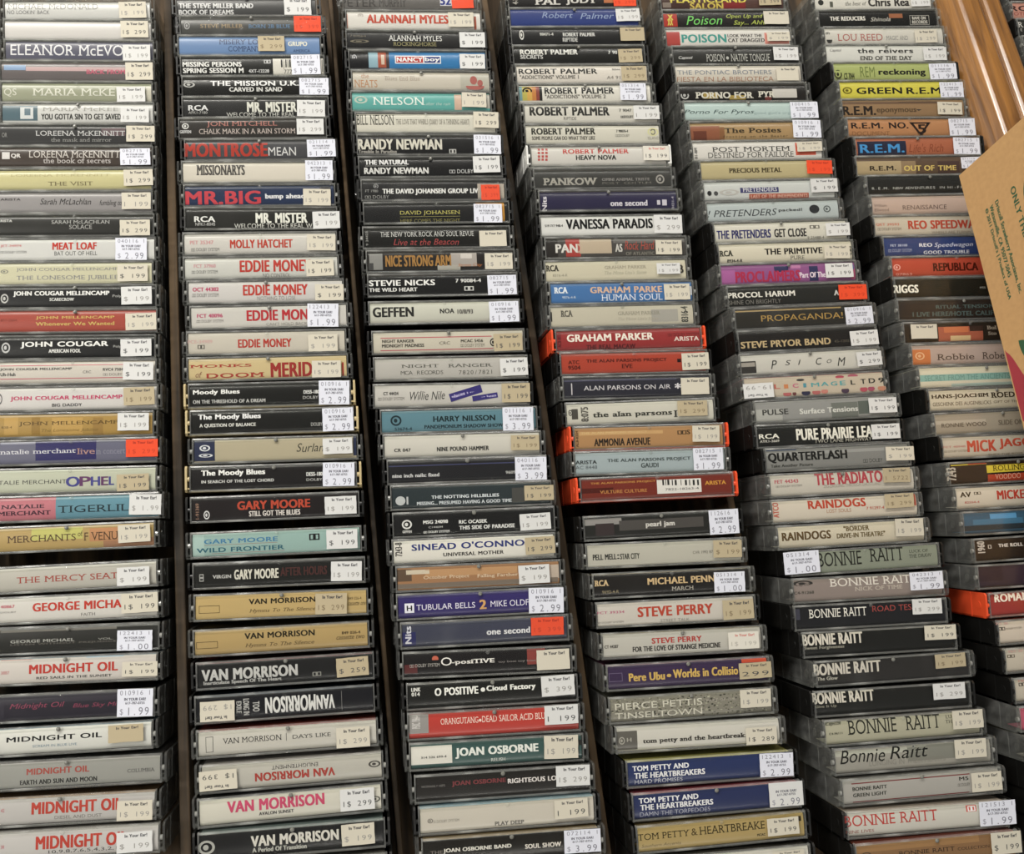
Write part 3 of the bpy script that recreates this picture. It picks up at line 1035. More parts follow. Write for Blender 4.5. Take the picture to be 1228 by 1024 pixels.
#2|-190.41|191.70|-0.14|-0.95|15.74|k|42,39,36|93,87,78|0|black spine cassette, white lettering, white sticker, seventh from top, second column
T|r|165,111,102|-7.7|3.0|49.0|4.4|JONI MITCHELL
T|r|183,171,165|-4.1|-2.1|67.2|3.6|CHALK MARK IN A RAIN STORM
T|b|192,192,192|-47.1|-2.2|7.6|2.1|GEFFEN
O|207,207,204|-47.0|1.9|4.6|4.3
P|N|w|40.1|0.4|19.1|11.6|1$ 299
#2|-186.47|173.34|-0.12|-1.30|15.68|k|63,63,66|48,48,48|0|dark grey spine cassette, red lettering, white dated sticker, eighth from top, second column
T|b|162,54,42|-23.1|0.2|56.3|9.7|MONTROSE
T|s|198,198,198|15.6|-1.2|19.2|6.1|MEAN
P|D|p|43.1|0.5|20.0|12.6|1.99 021114
#2|-188.68|154.67|-0.16|-1.65|15.88|c|198,192,180|75,69,66|0|white spine cassette, dark grey lettering, white dated sticker, ninth from top, second column
T|R|75,72,69|-25.0|1.7|32.5|7.2|MISSIONARYS
P|D|p|42.9|0.8|19.1|14.4|1.99 042313
#2|-187.30|135.72|-0.18|-1.46|15.98|c|33,45,72|48,48,48|0|blue spine cassette, red lettering, cream sticker, tenth from top, second column
B|24,24,30|44.9|4.3|7.2|4.0
T|b|180,63,72|-25.1|-1.4|50.0|9.2|MR.BIG
T|b|210,210,213|17.0|-1.2|26.7|4.4|bump ahead
P|N|c|39.0|-2.1|18.9|11.8|1$ 199
#2|-186.89|117.08|-0.17|-1.92|15.90|k|33,33,30|57,54,51|0|black spine cassette, white lettering, white sticker, eleventh from top, second column
T|b|216,216,213|-38.2|-0.3|13.6|3.8|RCA
T|s|183,183,180|-37.9|-3.8|13.2|2.2|NFK1-8045
T|b|216,216,207|13.6|0.3|34.6|7.0|MR. MISTER
T|s|201,201,195|8.0|-5.6|52.9|3.2|WELCOME TO THE REAL W
P|N|w|44.1|-1.7|18.5|12.0|$ 199
#2|-188.10|97.19|-0.03|-1.68|15.18|c|192,189,183|192,189,183|0|white spine cassette, red lettering, cream sticker, twelfth from top, second column
T|b|171,60,45|0.5|-0.1|41.5|5.7|MOLLY HATCHET
T|b|189,144,144|-39.2|1.2|15.3|2.6|PET 35347
T|s|81,81,78|-36.9|-3.7|18.6|2.2|□□ DOLBY SYSTEM
P|N|c|41.0|-0.1|19.3|11.2|1$ 199
#2|-187.84|78.52|-0.04|-1.57|15.23|c|189,189,183|78,72,66|0|white spine cassette, red lettering, cream sticker, thirteenth from top, second column
T|b|171,57,48|9.1|1.1|46.9|8.1|EDDIE MONEY
T|s|111,108,105|9.8|-5.5|18.4|2.7|NO CONTROL
T|b|186,144,147|-37.6|1.7|14.1|2.4|FCT 37960
T|s|81,81,78|-37.9|-2.4|17.3|2.2|.□□ DOLBY SYSTEM
P|N|c|38.9|-1.1|18.6|11.5|1$ 199
#2|-185.59|60.05|-0.05|-1.76|15.28|c|192,189,186|33,33,39|0|white spine cassette, red lettering, cream sticker, fourteenth from top, second column
T|b|174,60,51|6.2|1.1|42.2|7.2|EDDIE MONEY
T|s|120,117,114|6.7|-4.5|25.2|2.5|NOTHING TO LOSE
T|b|171,63,96|-39.5|2.1|16.6|2.7|OCT 44302
T|s|81,81,78|-39.9|-1.8|17.4|2.4|.□□ DOLBY SYSTEM
P|N|c|42.0|-1.5|19.0|11.1|$ 199
#2|-183.94|41.19|0.01|-1.52|14.96|c|189,186,180|96,90,81|0|white spine cassette, red lettering, white dated sticker, fifteenth from top, second column
T|b|168,45,51|5.2|0.9|39.6|7.1|EDDIE MON
T|s|123,120,114|11.2|-5.1|26.9|1.9|CAN'T HOLD BACK
T|b|171,69,102|-38.7|1.4|16.3|2.5|FCT 40096
T|s|84,81,78|-38.8|-2.2|17.6|1.9|.□□ DOLBY SYSTEM
P|D|p|35.2|-0.2|20.4|15.7|1.99 122413
#2|-186.10|22.29|-0.01|-1.86|15.03|c|186,180,168|78,72,66|0|white spine cassette, red lettering, cream sticker, sixteenth from top, second column
T|b|165,57,48|-1.5|-0.5|34.1|5.5|EDDIE MONEY
T|b|189,159,153|-43.0|1.3|15.5|2.3|PCE-34909
T|b|81,78,72|-42.4|-2.2|4.2|2.5|□□
P|N|c|36.4|-1.4|19.2|11.3|$ 199
#2|-185.92|3.81|-0.02|-1.65|15.14|c|189,171,129|60,57,51|0|gold spine cassette, red lettering, cream sticker, seventeenth from top, second column
T|R|153,57,48|-30.3|2.1|39.1|1.9|MONKS
T|i|123,84,66|-44.3|-3.3|4.2|3.7|of
T|R|153,57,48|-21.1|-4.3|36.4|3.0|DOOM
T|b|144,45,42|14.9|-1.5|26.1|9.2|MERID
B|153,57,48|48.2|-2.2|1.3|9.1
P|N|c|37.5|-2.0|18.8|11.1|1$ 199
#2|-185.22|-15.15|0.01|-1.98|14.97|t|18,18,15|51,51,51|0|black spine cassette, white lettering, white dated sticker, eighteenth from top, second column
T|b|222,222,219|-34.1|2.1|29.0|3.6|Moody Blues
T|b|183,183,180|-26.1|-3.7|45.4|2.2|ON THE THRESHOLD OF A DREAM
T|b|207,207,204|26.2|1.0|9.8|2.3|DES5-180
T|s|186,186,183|25.6|-2.6|9.8|1.9|DOLBY
P|D|p|40.9|-0.1|19.7|15.8|2.99 010916
#2|-184.30|-33.77|-0.08|-2.05|15.46|t|18,18,15|60,57,51|0|black spine cassette, white lettering, white dated sticker, nineteenth from top, second column
T|b|222,222,222|-27.1|3.2|38.8|4.1|The Moody Blues
T|b|201,201,195|-28.3|-2.0|34.9|2.5|A QUESTION OF BALANCE
T|s|189,189,186|27.7|-2.8|7.2|2.2|DOLBY
P|D|p|41.4|-0.3|19.7|15.0|2.99 010916
#2|-182.94|-53.26|-0.06|-2.13|15.35|c|168,159,135|36,36,39|0|cream spine cassette, black lettering, white sticker, twentieth from top, second column
B|39,45,69|-44.7|0.4|13.5|13.2
O|204,207,210|-44.1|2.0|6.6|4.0
O|204,207,210|-43.6|-2.7|8.6|2.3
B|39,45,69|49.7|1.0|2.2|12.9
T|h|66,63,54|21.4|0.5|17.3|5.8|Surlan
P|N|w|38.8|0.9|18.6|10.1|$ 199
#2|-184.79|-71.68|-0.17|-2.34|15.92|t|21,18,18|60,57,54|0|black spine cassette, white lettering, white dated sticker, twenty-first from top, second column
T|b|225,225,222|-25.1|3.1|38.8|4.3|The Moody Blues
T|b|198,198,195|-22.4|-1.9|44.3|1.8|IN SEARCH OF THE LOST CHORD
T|b|210,210,207|25.1|1.1|9.9|2.4|DES5-180
T|s|189,189,186|25.0|-2.4|9.9|1.6|DOLBY
P|D|p|40.3|0.4|19.8|14.9|2.99 010916
#2|-184.49|-91.55|-0.21|-1.93|16.14|k|24,18,18|24,18,18|0|black spine cassette, red lettering, white sticker, twenty-second from top, second column
T|b|174,69,48|-1.1|1.7|44.1|5.2|GARY MOORE
T|b|207,201,195|-0.7|-3.6|31.1|3.2|STILL GOT THE BLUES
T|v|129,102,87|-47.6|-0.8|2.0|9.6|1-91369
O|198,198,198|-42.0|-3.3|3.7|5.4
P|N|w|40.1|-0.5|19.6|11.2|1$ 199
#2|-184.49|-114.24|-0.10|-1.82|15.57|c|141,168,162|108,105,102|0|pale blue spine cassette, teal lettering, white sticker, twenty-third from top, second column
B|159,183,177|-47.2|-0.7|6.9|13.7
T|b|66,117,153|-21.6|2.1|43.9|2.7|GARY MOORE
B|144,87,78|-21.7|-0.1|43.9|0.2
T|b|45,93,108|-22.0|-3.1|52.2|2.7|WILD FRONTIER
B|144,87,78|-17.4|-5.3|43.9|0.2
T|b|21,21,21|22.8|2.2|5.9|3.8|□□
P|N|w|39.7|0.1|19.0|11.9|$ 199
#2|-183.48|-133.83|-0.15|-2.30|15.83|k|21,21,18|81,75,69|0|black spine cassette, white lettering, white sticker, twenty-fourth from top, second column
T|b|204,201,189|-14.0|0.1|26.1|5.8|GARY MOORE
T|b|66,36,33|14.4|0.7|27.8|5.1|AFTER HOURS
T|b|177,177,174|-34.5|-0.7|10.7|2.1|VIRGIN
T|v|153,153,150|-46.5|-1.0|2.5|4.1|□□
P|N|w|40.3|-0.5|18.7|11.9|1$ 199
#2|-182.98|-153.53|-0.06|-2.62|15.36|c|180,156,105|159,135,90|0|gold spine cassette, black lettering, tan sticker, twenty-fifth from top, second column
T|b|39,33,18|0.3|2.6|39.3|3.1|VAN MORRISON
T|i|84,69,45|0.4|-3.2|39.6|2.7|Hymns To The Silence
T|s|66,54,33|43.7|2.2|8.0|1.7|849 026-4
T|i|66,54,33|45.0|-1.0|10.6|2.1|cassette one
L|66,54,33|-42.7|-1.1|12.1|4.5
P|N|t|29.5|-0.4|18.9|12.5|1$ 299
#2|-183.59|-174.14|-0.18|-1.87|15.96|c|168,144,96|183,156,105|0|gold spine cassette, black lettering, twenty-sixth from top, second column
T|b|39,33,18|-1.3|2.8|40.9|3.4|VAN MORRISON
T|i|84,69,45|-1.4|-3.0|40.7|2.8|Hymns To The Silence
T|b|69,54,33|40.9|1.5|10.9|1.6|849 026-4
T|i|69,54,33|40.5|-1.3|16.8|2.1|cassette two
L|69,54,33|-43.7|-1.2|12.4|4.0
#2|-181.99|-193.25|-0.19|-1.58|16.04|k|21,21,21|123,48,54|0|black spine cassette, pale grey lettering, tan sticker, twenty-seventh from top, second column
T|b|183,183,180|-20.9|0.3|54.7|6.4|VAN MORRISON
T|b|168,168,165|-25.2|-4.5|44.6|2.6|Inarticulate Speech Of The Heart
T|b|135,135,129|17.9|-3.0|4.8|2.4|□□
P|N|t|39.0|-0.0|18.9|11.1|$ 259
#2|-182.95|-212.49|-0.22|-1.47|16.17|k|18,18,24|42,69,93|0|black spine cassette, white lettering, cream sticker, twenty-eighth from top, second column
B|12,12,18|-0.1|1.5|101.4|10.1
T|U|207,207,204|2.8|-0.0|28.6|8.9|MORRISON
T|U|207,207,204|23.1|-0.2|10.1|7.9|VAN
T|V|171,171,168|-26.7|0.1|2.8|6.6|EXILE
T|V|171,171,168|-22.5|0.0|3.3|9.2|LONG IN
T|V|171,171,168|-16.9|-0.1|3.8|5.6|TOO
B|135,135,132|32.5|-0.4|0.2|11.2
Q|N|c|-38.8|-1.0|19.5|11.5|1$ 299
#2|-182.18|-231.99|-0.31|-1.62|16.59|c|189,186,177|162,75,63|0|pale grey spine cassette, black lettering, cream sticker, twenty-ninth from top, second column
T|r|54,51,51|-20.4|1.0|33.4|3.1|VAN MORRISON
B|69,69,66|-1.1|0.9|0.3|4.4
T|r|69,69,66|13.4|0.6|21.9|2.2|DAYS LIKE
L|69,69,66|-44.5|-0.4|4.2|8.8
P|N|c|37.2|-1.8|19.3|11.6|1$ 299
#2|-180.46|-251.24|-0.30|-1.42|16.54|c|177,174,165|198,192,186|0|pale grey spine cassette, red lettering, cream sticker, thirtieth from top, second column
T|U|159,60,51|1.4|-1.1|44.7|4.6|VAN MORRISON
T|u|42,39,39|1.4|3.6|26.1|2.1|ENLIGHTENMENT
O|72,69,66|46.7|1.1|7.0|3.8
Q|N|c|-41.5|-0.6|20.9|11.0|1$ 399
#2|-181.88|-268.95|-0.13|-0.97|15.72|c|198,195,183|54,54,54|0|white spine cassette, pink lettering, white sticker, thirty-first from top, second column
T|b|186,72,102|-8.4|2.0|53.5|6.1|VAN MORRISON
T|b|42,39,39|-8.4|-3.1|19.2|1.8|AVALON SUNSET
O|87,87,81|47.3|-0.9|5.9|3.4
P|N|w|37.2|0.2|19.4|12.1|1$ 299
#2|-181.91|-287.62|-0.25|-1.72|16.32|k|21,21,21|138,153,150|0|black spine cassette, white lettering, cream sticker, thirty-second from top, second column
T|b|201,198,189|1.4|1.1|48.0|5.7|VAN MORRISON
T|b|174,174,165|-7.3|-3.8|29.7|2.5|A Period Of Transition
O|165,165,159|-47.1|-0.1|9.2|7.6
P|N|c|36.5|0.6|18.5|11.7|$ 199
#3|-69.39|304.94|0.13|-0.59|14.25|c|93,90,87|57,54,48|1|grey spine cassette, dark grey lettering, orange sticker, topmost, third column
T|r|51,48,45|-39.7|-1.5|28.7|5.8|PETER
T|r|48,45,42|-13.7|-1.4|21.2|5.8|MURPHY
B|207,207,213|34.8|0.4|24.3|7.8
T|b|36,48,123|26.9|0.4|7.5|6.5|52
P|N|o|39.9|0.8|16.8|14.4|-
#3|-68.04|286.47|0.11|-1.17|14.35|c|198,195,189|57,54,48|0|white spine cassette, red lettering, cream sticker, second from top, third column
B|174,126,111|-50.3|-0.7|0.6|11.1
B|150,78,57|46.6|-1.7|1.9|11.0
T|b|171,63,42|-4.9|1.1|61.3|6.8|ALANNAH MYLES
O|162,156,150|-40.3|3.6|4.3|3.1
P|N|c|35.6|0.4|19.4|11.6|1$ 199
#3|-68.88|267.84|0.14|-1.41|14.15|k|21,21,21|102,99,96|0|black spine cassette, white lettering, white sticker, third from top, third column
T|r|210,210,207|0.2|1.6|40.3|4.3|ALANNAH MYLES
T|r|138,132,93|-0.2|-3.0|32.5|3.1|ROCKINGHORSE
T|s|108,102,87|-42.5|3.0|11.7|1.7|7 81956-4
O|108,102,87|-41.5|-1.2|14.1|2.5
P|N|w|43.3|0.1|19.3|12.0|$ 199
#3|-67.93|249.16|0.18|-1.14|13.87|k|21,48,72|75,69,66|0|blue spine cassette, white lettering, white sticker, fourth from top, third column
B|15,15,18|-45.0|0.5|15.8|14.0
B|132,162,174|-33.1|0.6|7.6|12.3
B|153,78,57|-26.1|0.6|7.9|12.3
B|192,174,156|-26.4|0.6|2.4|7.7
B|63,48,45|-22.8|0.6|2.3|12.3
B|48,111,162|14.6|0.3|72.5|13.0
B|210,213,216|-0.2|0.6|34.4|6.3
B|165,54,51|-6.5|0.6|20.2|4.8
B|36,51,111|10.4|0.6|11.7|4.8
T|b|222,222,222|-6.4|0.6|19.0|3.3|NANCY
T|b|222,222,222|10.5|0.4|10.5|3.8|boy
O|186,186,189|-47.3|2.1|3.7|4.5
P|N|w|40.5|-1.3|19.1|11.5|$ 199
#3|-67.07|230.36|0.19|-1.65|13.84|c|183,177,165|33,33,39|0|white spine cassette, brown lettering, fifth from top, third column
T|r|162,126,102|-41.6|3.7|5.8|3.8|the
T|r|168,126,93|-41.1|-2.3|16.9|5.6|NEATS
T|r|153,141,129|-14.1|1.9|25.9|3.4|Blues End Blue
B|168,165,153|39.6|-0.7|20.9|12.5
D|156,90,84|39.9|-3.8|13.9|6.0
D|156,90,84|38.9|0.8|5.4|6.7
D|156,90,84|43.7|-1.3|4.2|5.0
#3|-68.55|211.71|0.18|-1.72|13.90|c|90,156,150|48,48,48|0|teal spine cassette, white lettering, cream sticker, sixth from top, third column
B|192,165,147|27.0|0.1|5.4|12.0
B|168,165,156|50.4|0.8|6.0|11.0
T|r|210,219,213|-16.7|0.5|37.8|6.1|NELSON
T|h|171,195,189|12.1|-1.5|18.2|2.4|after the rain
O|171,183,171|-44.3|1.2|9.6|5.6
P|N|c|38.8|1.1|18.2|11.2|1 199
#3|-66.56|192.84|0.24|-1.61|13.47|c|195,192,180|60,54,51|0|white spine cassette, dark grey lettering, cream sticker, seventh from top, third column
T|r|54,54,48|-37.0|2.4|27.0|7.9|BILL NELSON
T|r|81,78,69|4.9|0.2|53.8|5.1|THE LOVE THAT WHIRLS (DIARY OF A THINKING HEART)
P|N|c|43.8|1.9|18.5|12.2|1$ 299
#3|-66.38|173.81|0.25|-1.72|13.45|k|18,18,18|105,102,96|0|black spine cassette, white lettering, white dated sticker, eighth from top, third column
T|b|195,192,180|-20.7|0.4|59.9|7.6|RANDY NEWMAN
T|b|153,150,144|-37.0|-5.0|27.2|2.4|Trouble In Paradise
T|b|183,183,180|17.2|-4.8|4.7|3.0|□□
P|D|p|42.6|-0.2|19.8|14.4|1.99 031516
#3|-66.48|154.85|0.19|-1.48|13.84|k|18,18,18|51,51,51|0|black spine cassette, white lettering, white sticker, ninth from top, third column
T|b|210,210,210|-31.4|3.9|30.8|3.7|THE NATURAL
B|186,186,183|-32.0|1.1|29.9|0.2
T|b|204,204,201|-24.7|-2.5|45.4|4.4|RANDY NEWMAN
T|s|192,192,192|21.9|-3.2|17.3|2.8|□□ DOLBY
P|N|w|40.3|1.4|19.5|12.2|1$ 199
#3|-65.84|135.54|0.11|-1.64|14.34|k|18,18,18|60,57,51|1|black spine cassette, white lettering, orange sticker, tenth from top, third column
T|b|222,222,219|-2.5|-1.2|67.8|4.5|THE DAVID JOHANSEN GROUP LIV
T|s|147,147,144|-44.2|-0.4|8.9|1.9|FT 1980
T|s|147,147,144|-40.5|-4.7|16.9|2.3|□□ DOLBY
O|141,141,141|-41.1|3.1|3.5|3.3
B|171,162,150|40.8|-1.4|19.2|11.9
P|N|o|40.2|-2.3|13.4|11.3|1$ 399
#3|-65.43|116.85|0.08|-1.45|14.50|k|24,24,24|51,51,51|0|black spine cassette, yellow lettering, white dated sticker, eleventh from top, third column
T|r|171,165,93|-4.7|-0.2|42.4|3.5|DAVID JOHANSEN
B|156,150,90|-4.8|-2.7|42.4|0.2
T|r|126,120,72|-5.0|-5.7|42.4|2.4|HERE COMES THE NIGHT
B|201,144,60|38.0|-1.0|20.4|16.7
P|D|p|36.1|-1.2|20.2|13.5|1.99 082715
#3|-67.10|96.83|-0.03|-1.68|15.18|c|21,21,18|60,57,51|0|black spine cassette, white lettering, cream sticker, twelfth from top, third column
T|r|186,186,183|-6.7|2.6|65.3|3.6|THE NEW YORK ROCK AND SOUL REVUE
T|h|153,66,66|-7.6|-3.1|45.7|4.5|Live at the Beacon
T|v|129,129,126|-48.7|-0.1|1.6|9.9|9 24423
P|N|c|39.3|-1.5|19.1|11.2|-
#3|-65.90|78.08|-0.09|-1.74|15.52|c|33,30,27|78,72,69|0|black spine cassette, gold lettering, cream sticker, thirteenth from top, third column
B|129,129,126|-44.9|0.1|9.1|11.4
B|66,66,66|-48.4|-3.2|3.4|4.6
B|159,153,147|15.9|0.8|18.1|9.6
B|195,189,183|17.7|3.3|7.9|3.4
B|165,162,153|5.4|-4.9|15.9|3.9
B|30,57,78|-11.9|-7.0|77.6|0.9
T|b|153,114,63|-22.0|0.4|32.4|7.7|NICE STRONG
T|b|153,114,63|1.4|0.4|10.8|7.4|ARM
T|h|171,108,63|20.2|-3.3|17.0|2.6|Stress City
P|N|c|40.2|-1.0|19.5|11.3|1$ 199
#3|-66.11|59.42|-0.08|-1.72|15.43|k|18,18,18|99,90,84|0|black spine cassette, white lettering, white dated sticker, fourteenth from top, third column
T|b|222,222,219|-28.1|1.8|44.7|3.9|STEVIE NICKS
T|b|213,213,210|-34.3|-2.9|32.6|2.5|THE WILD HEART
T|b|204,204,201|17.5|2.7|17.4|2.5|7 90084-4
T|b|195,195,192|17.8|-2.9|6.2|2.9|□□
P|D|p|40.7|-1.1|20.2|13.8|1.99 082715
#3|-66.87|38.43|-0.06|-1.72|15.32|k|189,189,177|108,105,99|0|white spine cassette, black lettering, white dated sticker, fifteenth from top, third column
B|183,180,168|-10.3|-5.7|84.0|1.0
T|b|39,39,36|-34.9|0.7|27.0|6.7|GEFFEN
T|b|51,51,48|1.6|0.7|9.5|3.2|NOA
T|b|84,81,78|14.0|0.1|10.4|3.0|10/8/93
P|D|p|40.6|-0.8|20.4|14.3|1.99 010916
#3|-66.15|16.05|-0.11|-1.96|15.60|k|189,183,168|63,57,54|0|white spine cassette, black lettering, tan sticker, sixteenth from top, third column
B|171,81,90|-8.2|3.2|74.9|0.6
B|171,81,90|-7.9|-5.2|76.0|0.6
T|b|57,54,48|-34.0|1.0|21.2|2.1|NIGHT RANGER
T|b|57,54,48|-30.8|-2.1|28.0|2.2|MIDNIGHT MADNESS
T|s|57,54,48|-2.8|-0.9|7.1|2.1|CRC
T|b|57,54,48|15.7|0.3|14.9|2.0|MCAC 5456
T|s|87,87,81|16.0|-2.7|16.2|2.2|□□ DOLBY SYSTEM
O|39,36,33|30.2|-1.0|4.6|5.5
P|N|t|40.2|-1.4|19.6|11.9|1$ 199
#3|-66.26|-3.48|-0.17|-2.12|15.93|k|174,171,165|99,93,84|0|pale grey spine cassette, dark grey lettering, white sticker, seventeenth from top, third column
T|r|78,78,72|-20.7|1.8|25.1|2.2|NIGHT
T|r|78,78,72|12.9|1.6|29.8|2.3|RANGER
T|m|78,78,72|-19.6|-2.6|28.2|2.6|MCA RECORDS
T|m|78,78,72|16.2|-3.0|22.3|2.7|7820/7821
P|N|w|42.2|-0.1|18.6|11.8|$ 199
#3|-67.76|-22.91|-0.15|-2.37|15.80|k|186,183,177|186,183,177|0|white spine cassette, dark grey lettering, tan sticker, eighteenth from top, third column
T|b|51,51,48|-40.0|1.7|9.7|2.2|CT 44434
T|s|90,87,81|-39.9|-1.8|17.1|2.1|□□ DOLBY SYSTEM
T|h|57,57,54|-16.0|0.0|23.1|6.1|Willie Nile
G|54,48,111|9.4|1.0|22.1|5.4|16|places I have
G|54,48,111|22.2|-1.7|17.1|3.5|8|never been
P|N|t|42.8|0.5|19.1|12.7|1$ 199
#3|-64.35|-41.09|-0.16|-2.21|15.88|k|90,126,138|36,36,42|0|teal spine cassette, black lettering, white dated sticker, nineteenth from top, third column
T|b|24,39,42|3.3|1.1|40.6|3.6|HARRY NILSSON
T|b|30,45,51|2.9|-3.9|51.7|2.3|PANDEMONIUM SHADOW SHOW
O|30,45,51|-41.4|0.7|7.2|6.9
T|b|42,63,72|-36.8|-4.8|11.1|1.9|53674-4
P|D|p|38.8|-0.3|20.4|15.4|3.99 011116
#3|-63.78|-58.48|-0.14|-2.30|15.77|c|195,192,183|99,93,84|0|white spine cassette, black lettering, tan sticker, twentieth from top, third column
T|b|45,45,42|0.1|-2.4|33.8|2.8|NINE POUND HAMMER
T|b|45,45,42|-39.2|-2.4|10.4|2.1|CR 047
P|N|t|40.9|0.3|18.8|10.0|1$ 199
#3|-62.30|-75.92|-0.07|-2.08|15.40|k|27,27,30|63,60,54|0|black spine cassette, white lettering, white dated sticker, twenty-first from top, third column
B|60,63,93|-2.8|3.9|102.5|0.7
T|b|198,198,198|-33.4|-2.3|29.8|2.3|nine inch nails: fixed
T|b|171,171,168|28.0|-2.4|6.3|1.9|9609
P|D|p|41.1|-0.5|20.6|15.0|3.99 040116
#3|-61.42|-93.21|-0.05|-2.16|15.27|c|39,48,51|102,96,87|0|black spine cassette, white lettering, tan sticker, twenty-second from top, third column
B|69,69,66|30.4|-0.8|8.5|9.3
T|b|207,213,216|-4.0|-0.3|43.2|2.0|THE NOTTING HILLBILLIES
T|b|195,201,204|-4.6|-4.0|60.6|2.1|MISSING... PRESUMED HAVING A GOOD TIME
D|180,183,183|-45.4|-1.9|6.3|5.8
B|180,183,183|-41.0|-1.9|1.1|4.9
P|N|t|43.6|0.1|19.0|9.6|1$ 199
#3|-61.37|-111.02|-0.08|-1.77|15.46|k|18,18,18|36,36,42|0|black spine cassette, white lettering, white sticker, twenty-third from top, third column
T|b|219,219,216|-24.6|1.3|15.4|2.1|MSG 24098
T|s|189,189,186|-24.6|-2.0|9.0|1.2|C144694
T|b|204,204,201|-24.2|-4.9|16.3|1.4|□□ DOLBY SYSTEM
T|b|216,216,213|-0.8|0.5|17.8|2.2|RIC OCASEK
T|b|216,216,213|8.0|-3.2|35.3|2.4|THIS SIDE OF PARADISE
O|207,207,204|-42.7|0.4|6.4|5.8
T|b|195,195,192|-42.7|-4.1|5.6|1.6|GEFFEN
P|N|w|38.9|-1.4|19.8|10.4|1$ 199
#3|-62.99|-128.31|-0.08|-1.85|15.43|c|213,210,201|36,36,42|0|white spine cassette, blue lettering, tan sticker, twenty-fourth from top, third column
T|b|45,54,111|-3.8|2.5|70.9|4.0|SINEAD O'CONNO
T|b|48,45,42|-0.7|-2.8|38.0|2.2|UNIVERSAL MOTHER
T|v|87,84,81|-47.5|1.7|4.2|8.3|7243-8
P|N|t|41.6|0.2|19.0|10.8|1$ 299
#3|-61.93|-145.84|-0.03|-2.19|15.19|c|153,114,81|84,78,72|0|gold spine cassette, cream lettering, white sticker, twenty-fifth from top, third column
B|177,138,99|-4.6|3.0|57.6|4.4
B|90,72,57|-46.5|2.2|9.4|7.3
B|195,183,162|-38.0|4.0|14.4|2.7
B|180,165,150|48.0|0.7|6.1|8.5
B|117,105,93|-1.0|-4.5|101.8|3.0
T|r|216,198,171|-20.2|0.1|28.6|2.6|October Project
T|r|216,198,171|11.7|-0.3|25.8|2.5|Falling Farther
P|N|w|34.6|-0.4|19.6|11.5|$ 199
#3|-62.77|-163.14|-0.01|-2.08|15.07|c|48,39,96|48,39,96|0|blue spine cassette, white lettering, white dated sticker, twenty-sixth from top, third column
B|225,225,234|-43.8|-0.8|5.8|5.8
T|b|27,27,27|-43.8|-0.8|3.0|3.1|H
T|s|219,216,231|-21.4|-0.7|36.2|3.5|TUBULAR BELLS
T|b|207,159,102|1.5|-0.7|3.7|5.5|2
T|s|219,216,231|18.2|-0.7|23.8|3.7|MIKE OLDF
P|D|p|41.0|-0.1|21.9|15.5|2.99 010916
#3|-61.59|-180.71|0.02|-2.05|14.86|c|54,57,75|84,78,72|1|grey blue spine cassette, white lettering, orange sticker, twenty-seventh from top, third column
B|30,33,87|-47.3|-2.1|9.8|8.1
T|b|219,219,222|14.3|-0.3|26.5|3.6|one second
T|v|207,207,216|-47.0|0.3|3.6|10.1|Nits
P|N|o|38.4|1.3|20.3|10.8|1$ 399
#3|-61.85|-199.27|-0.02|-2.80|15.11|c|21,18,18|72,69,63|0|black spine cassette, white lettering, cream sticker, twenty-eighth from top, third column
B|129,60,54|29.7|2.1|11.2|9.4
B|84,39,39|-47.2|-2.2|8.9|5.1
T|r|231,228,222|-25.2|1.4|6.5|4.8|O
T|R|222,219,213|-9.0|0.5|25.7|3.2|-posiTIVE
T|s|138,132,129|17.9|-0.3|23.2|1.5|toy boat toy boat
D|189,99,78|-31.9|3.3|3.9|3.5
T|s|168,165,159|-38.3|-0.3|17.9|2.0|□□ DOLBY SYSTEM
P|N|c|39.9|-0.1|20.3|12.1|-
#3|-60.78|-217.44|-0.09|-2.26|15.50|k|21,21,18|114,111,105|0|black spine cassette, white lettering, white sticker, twenty-ninth from top, third column
T|b|228,228,222|-21.8|2.0|25.7|4.4|O POSITIVE
T|b|228,228,222|-5.9|1.9|2.4|2.4|•
T|b|228,228,222|11.2|2.0|29.4|4.0|Cloud Factory
T|b|213,213,207|-46.0|4.1|5.3|2.1|LINK
T|b|213,213,207|-46.2|1.4|4.7|2.2|014
P|N|w|39.6|2.0|20.3|12.0|$ 399
#3|-61.54|-234.84|-0.08|-2.45|15.46|c|177,60,51|129,60,51|0|red spine cassette, pale pink lettering, white sticker, thirtieth from top, third column
B|144,141,138|-45.7|2.0|12.9|12.2
T|v|201,198,195|-46.6|2.6|4.9|7.5|PHXC 1964-4
T|r|231,207,195|-20.9|2.0|22.4|3.5|ORANGUTANG
T|b|231,207,195|-8.6|1.6|1.5|1.6|•
T|r|231,207,195|11.6|2.1|38.0|3.7|DEAD SAILOR ACID BLU
P|N|w|40.2|2.4|20.4|11.2|1 199
#3|-61.84|-252.06|-0.03|-2.46|15.18|c|54,81,78|51,78,75|0|teal spine cassette, white lettering, cream sticker, thirty-first from top, third column
B|213,210,201|-39.6|0.6|25.9|10.3
T|b|219,222,216|-0.0|0.6|48.7|5.9|JOAN OSBORNE
T|b|171,177,171|0.5|-4.3|8.3|1.9|RELISH
T|b|72,72,69|-37.4|-0.6|14.8|1.2|314 526 699-4
B|39,39,36|50.0|2.6|2.0|3.1
P|N|c|38.1|1.0|20.4|13.4|1$ 199
#3|-60.20|-270.05|-0.12|-2.21|15.63|c|30,27,24|72,72,72|0|black spine cassette, red lettering, white sticker, thirty-second from top, third column
T|b|114,54,57|-14.2|1.7|31.3|3.2|JOAN OSBORNE
T|b|216,210,207|17.2|1.2|28.6|2.6|RIGHTEOUS LO
T|s|123,120,117|-40.9|1.3|13.8|1.3|WOMANLY HIPS
P|N|w|41.3|2.1|20.2|11.7|1$ 299
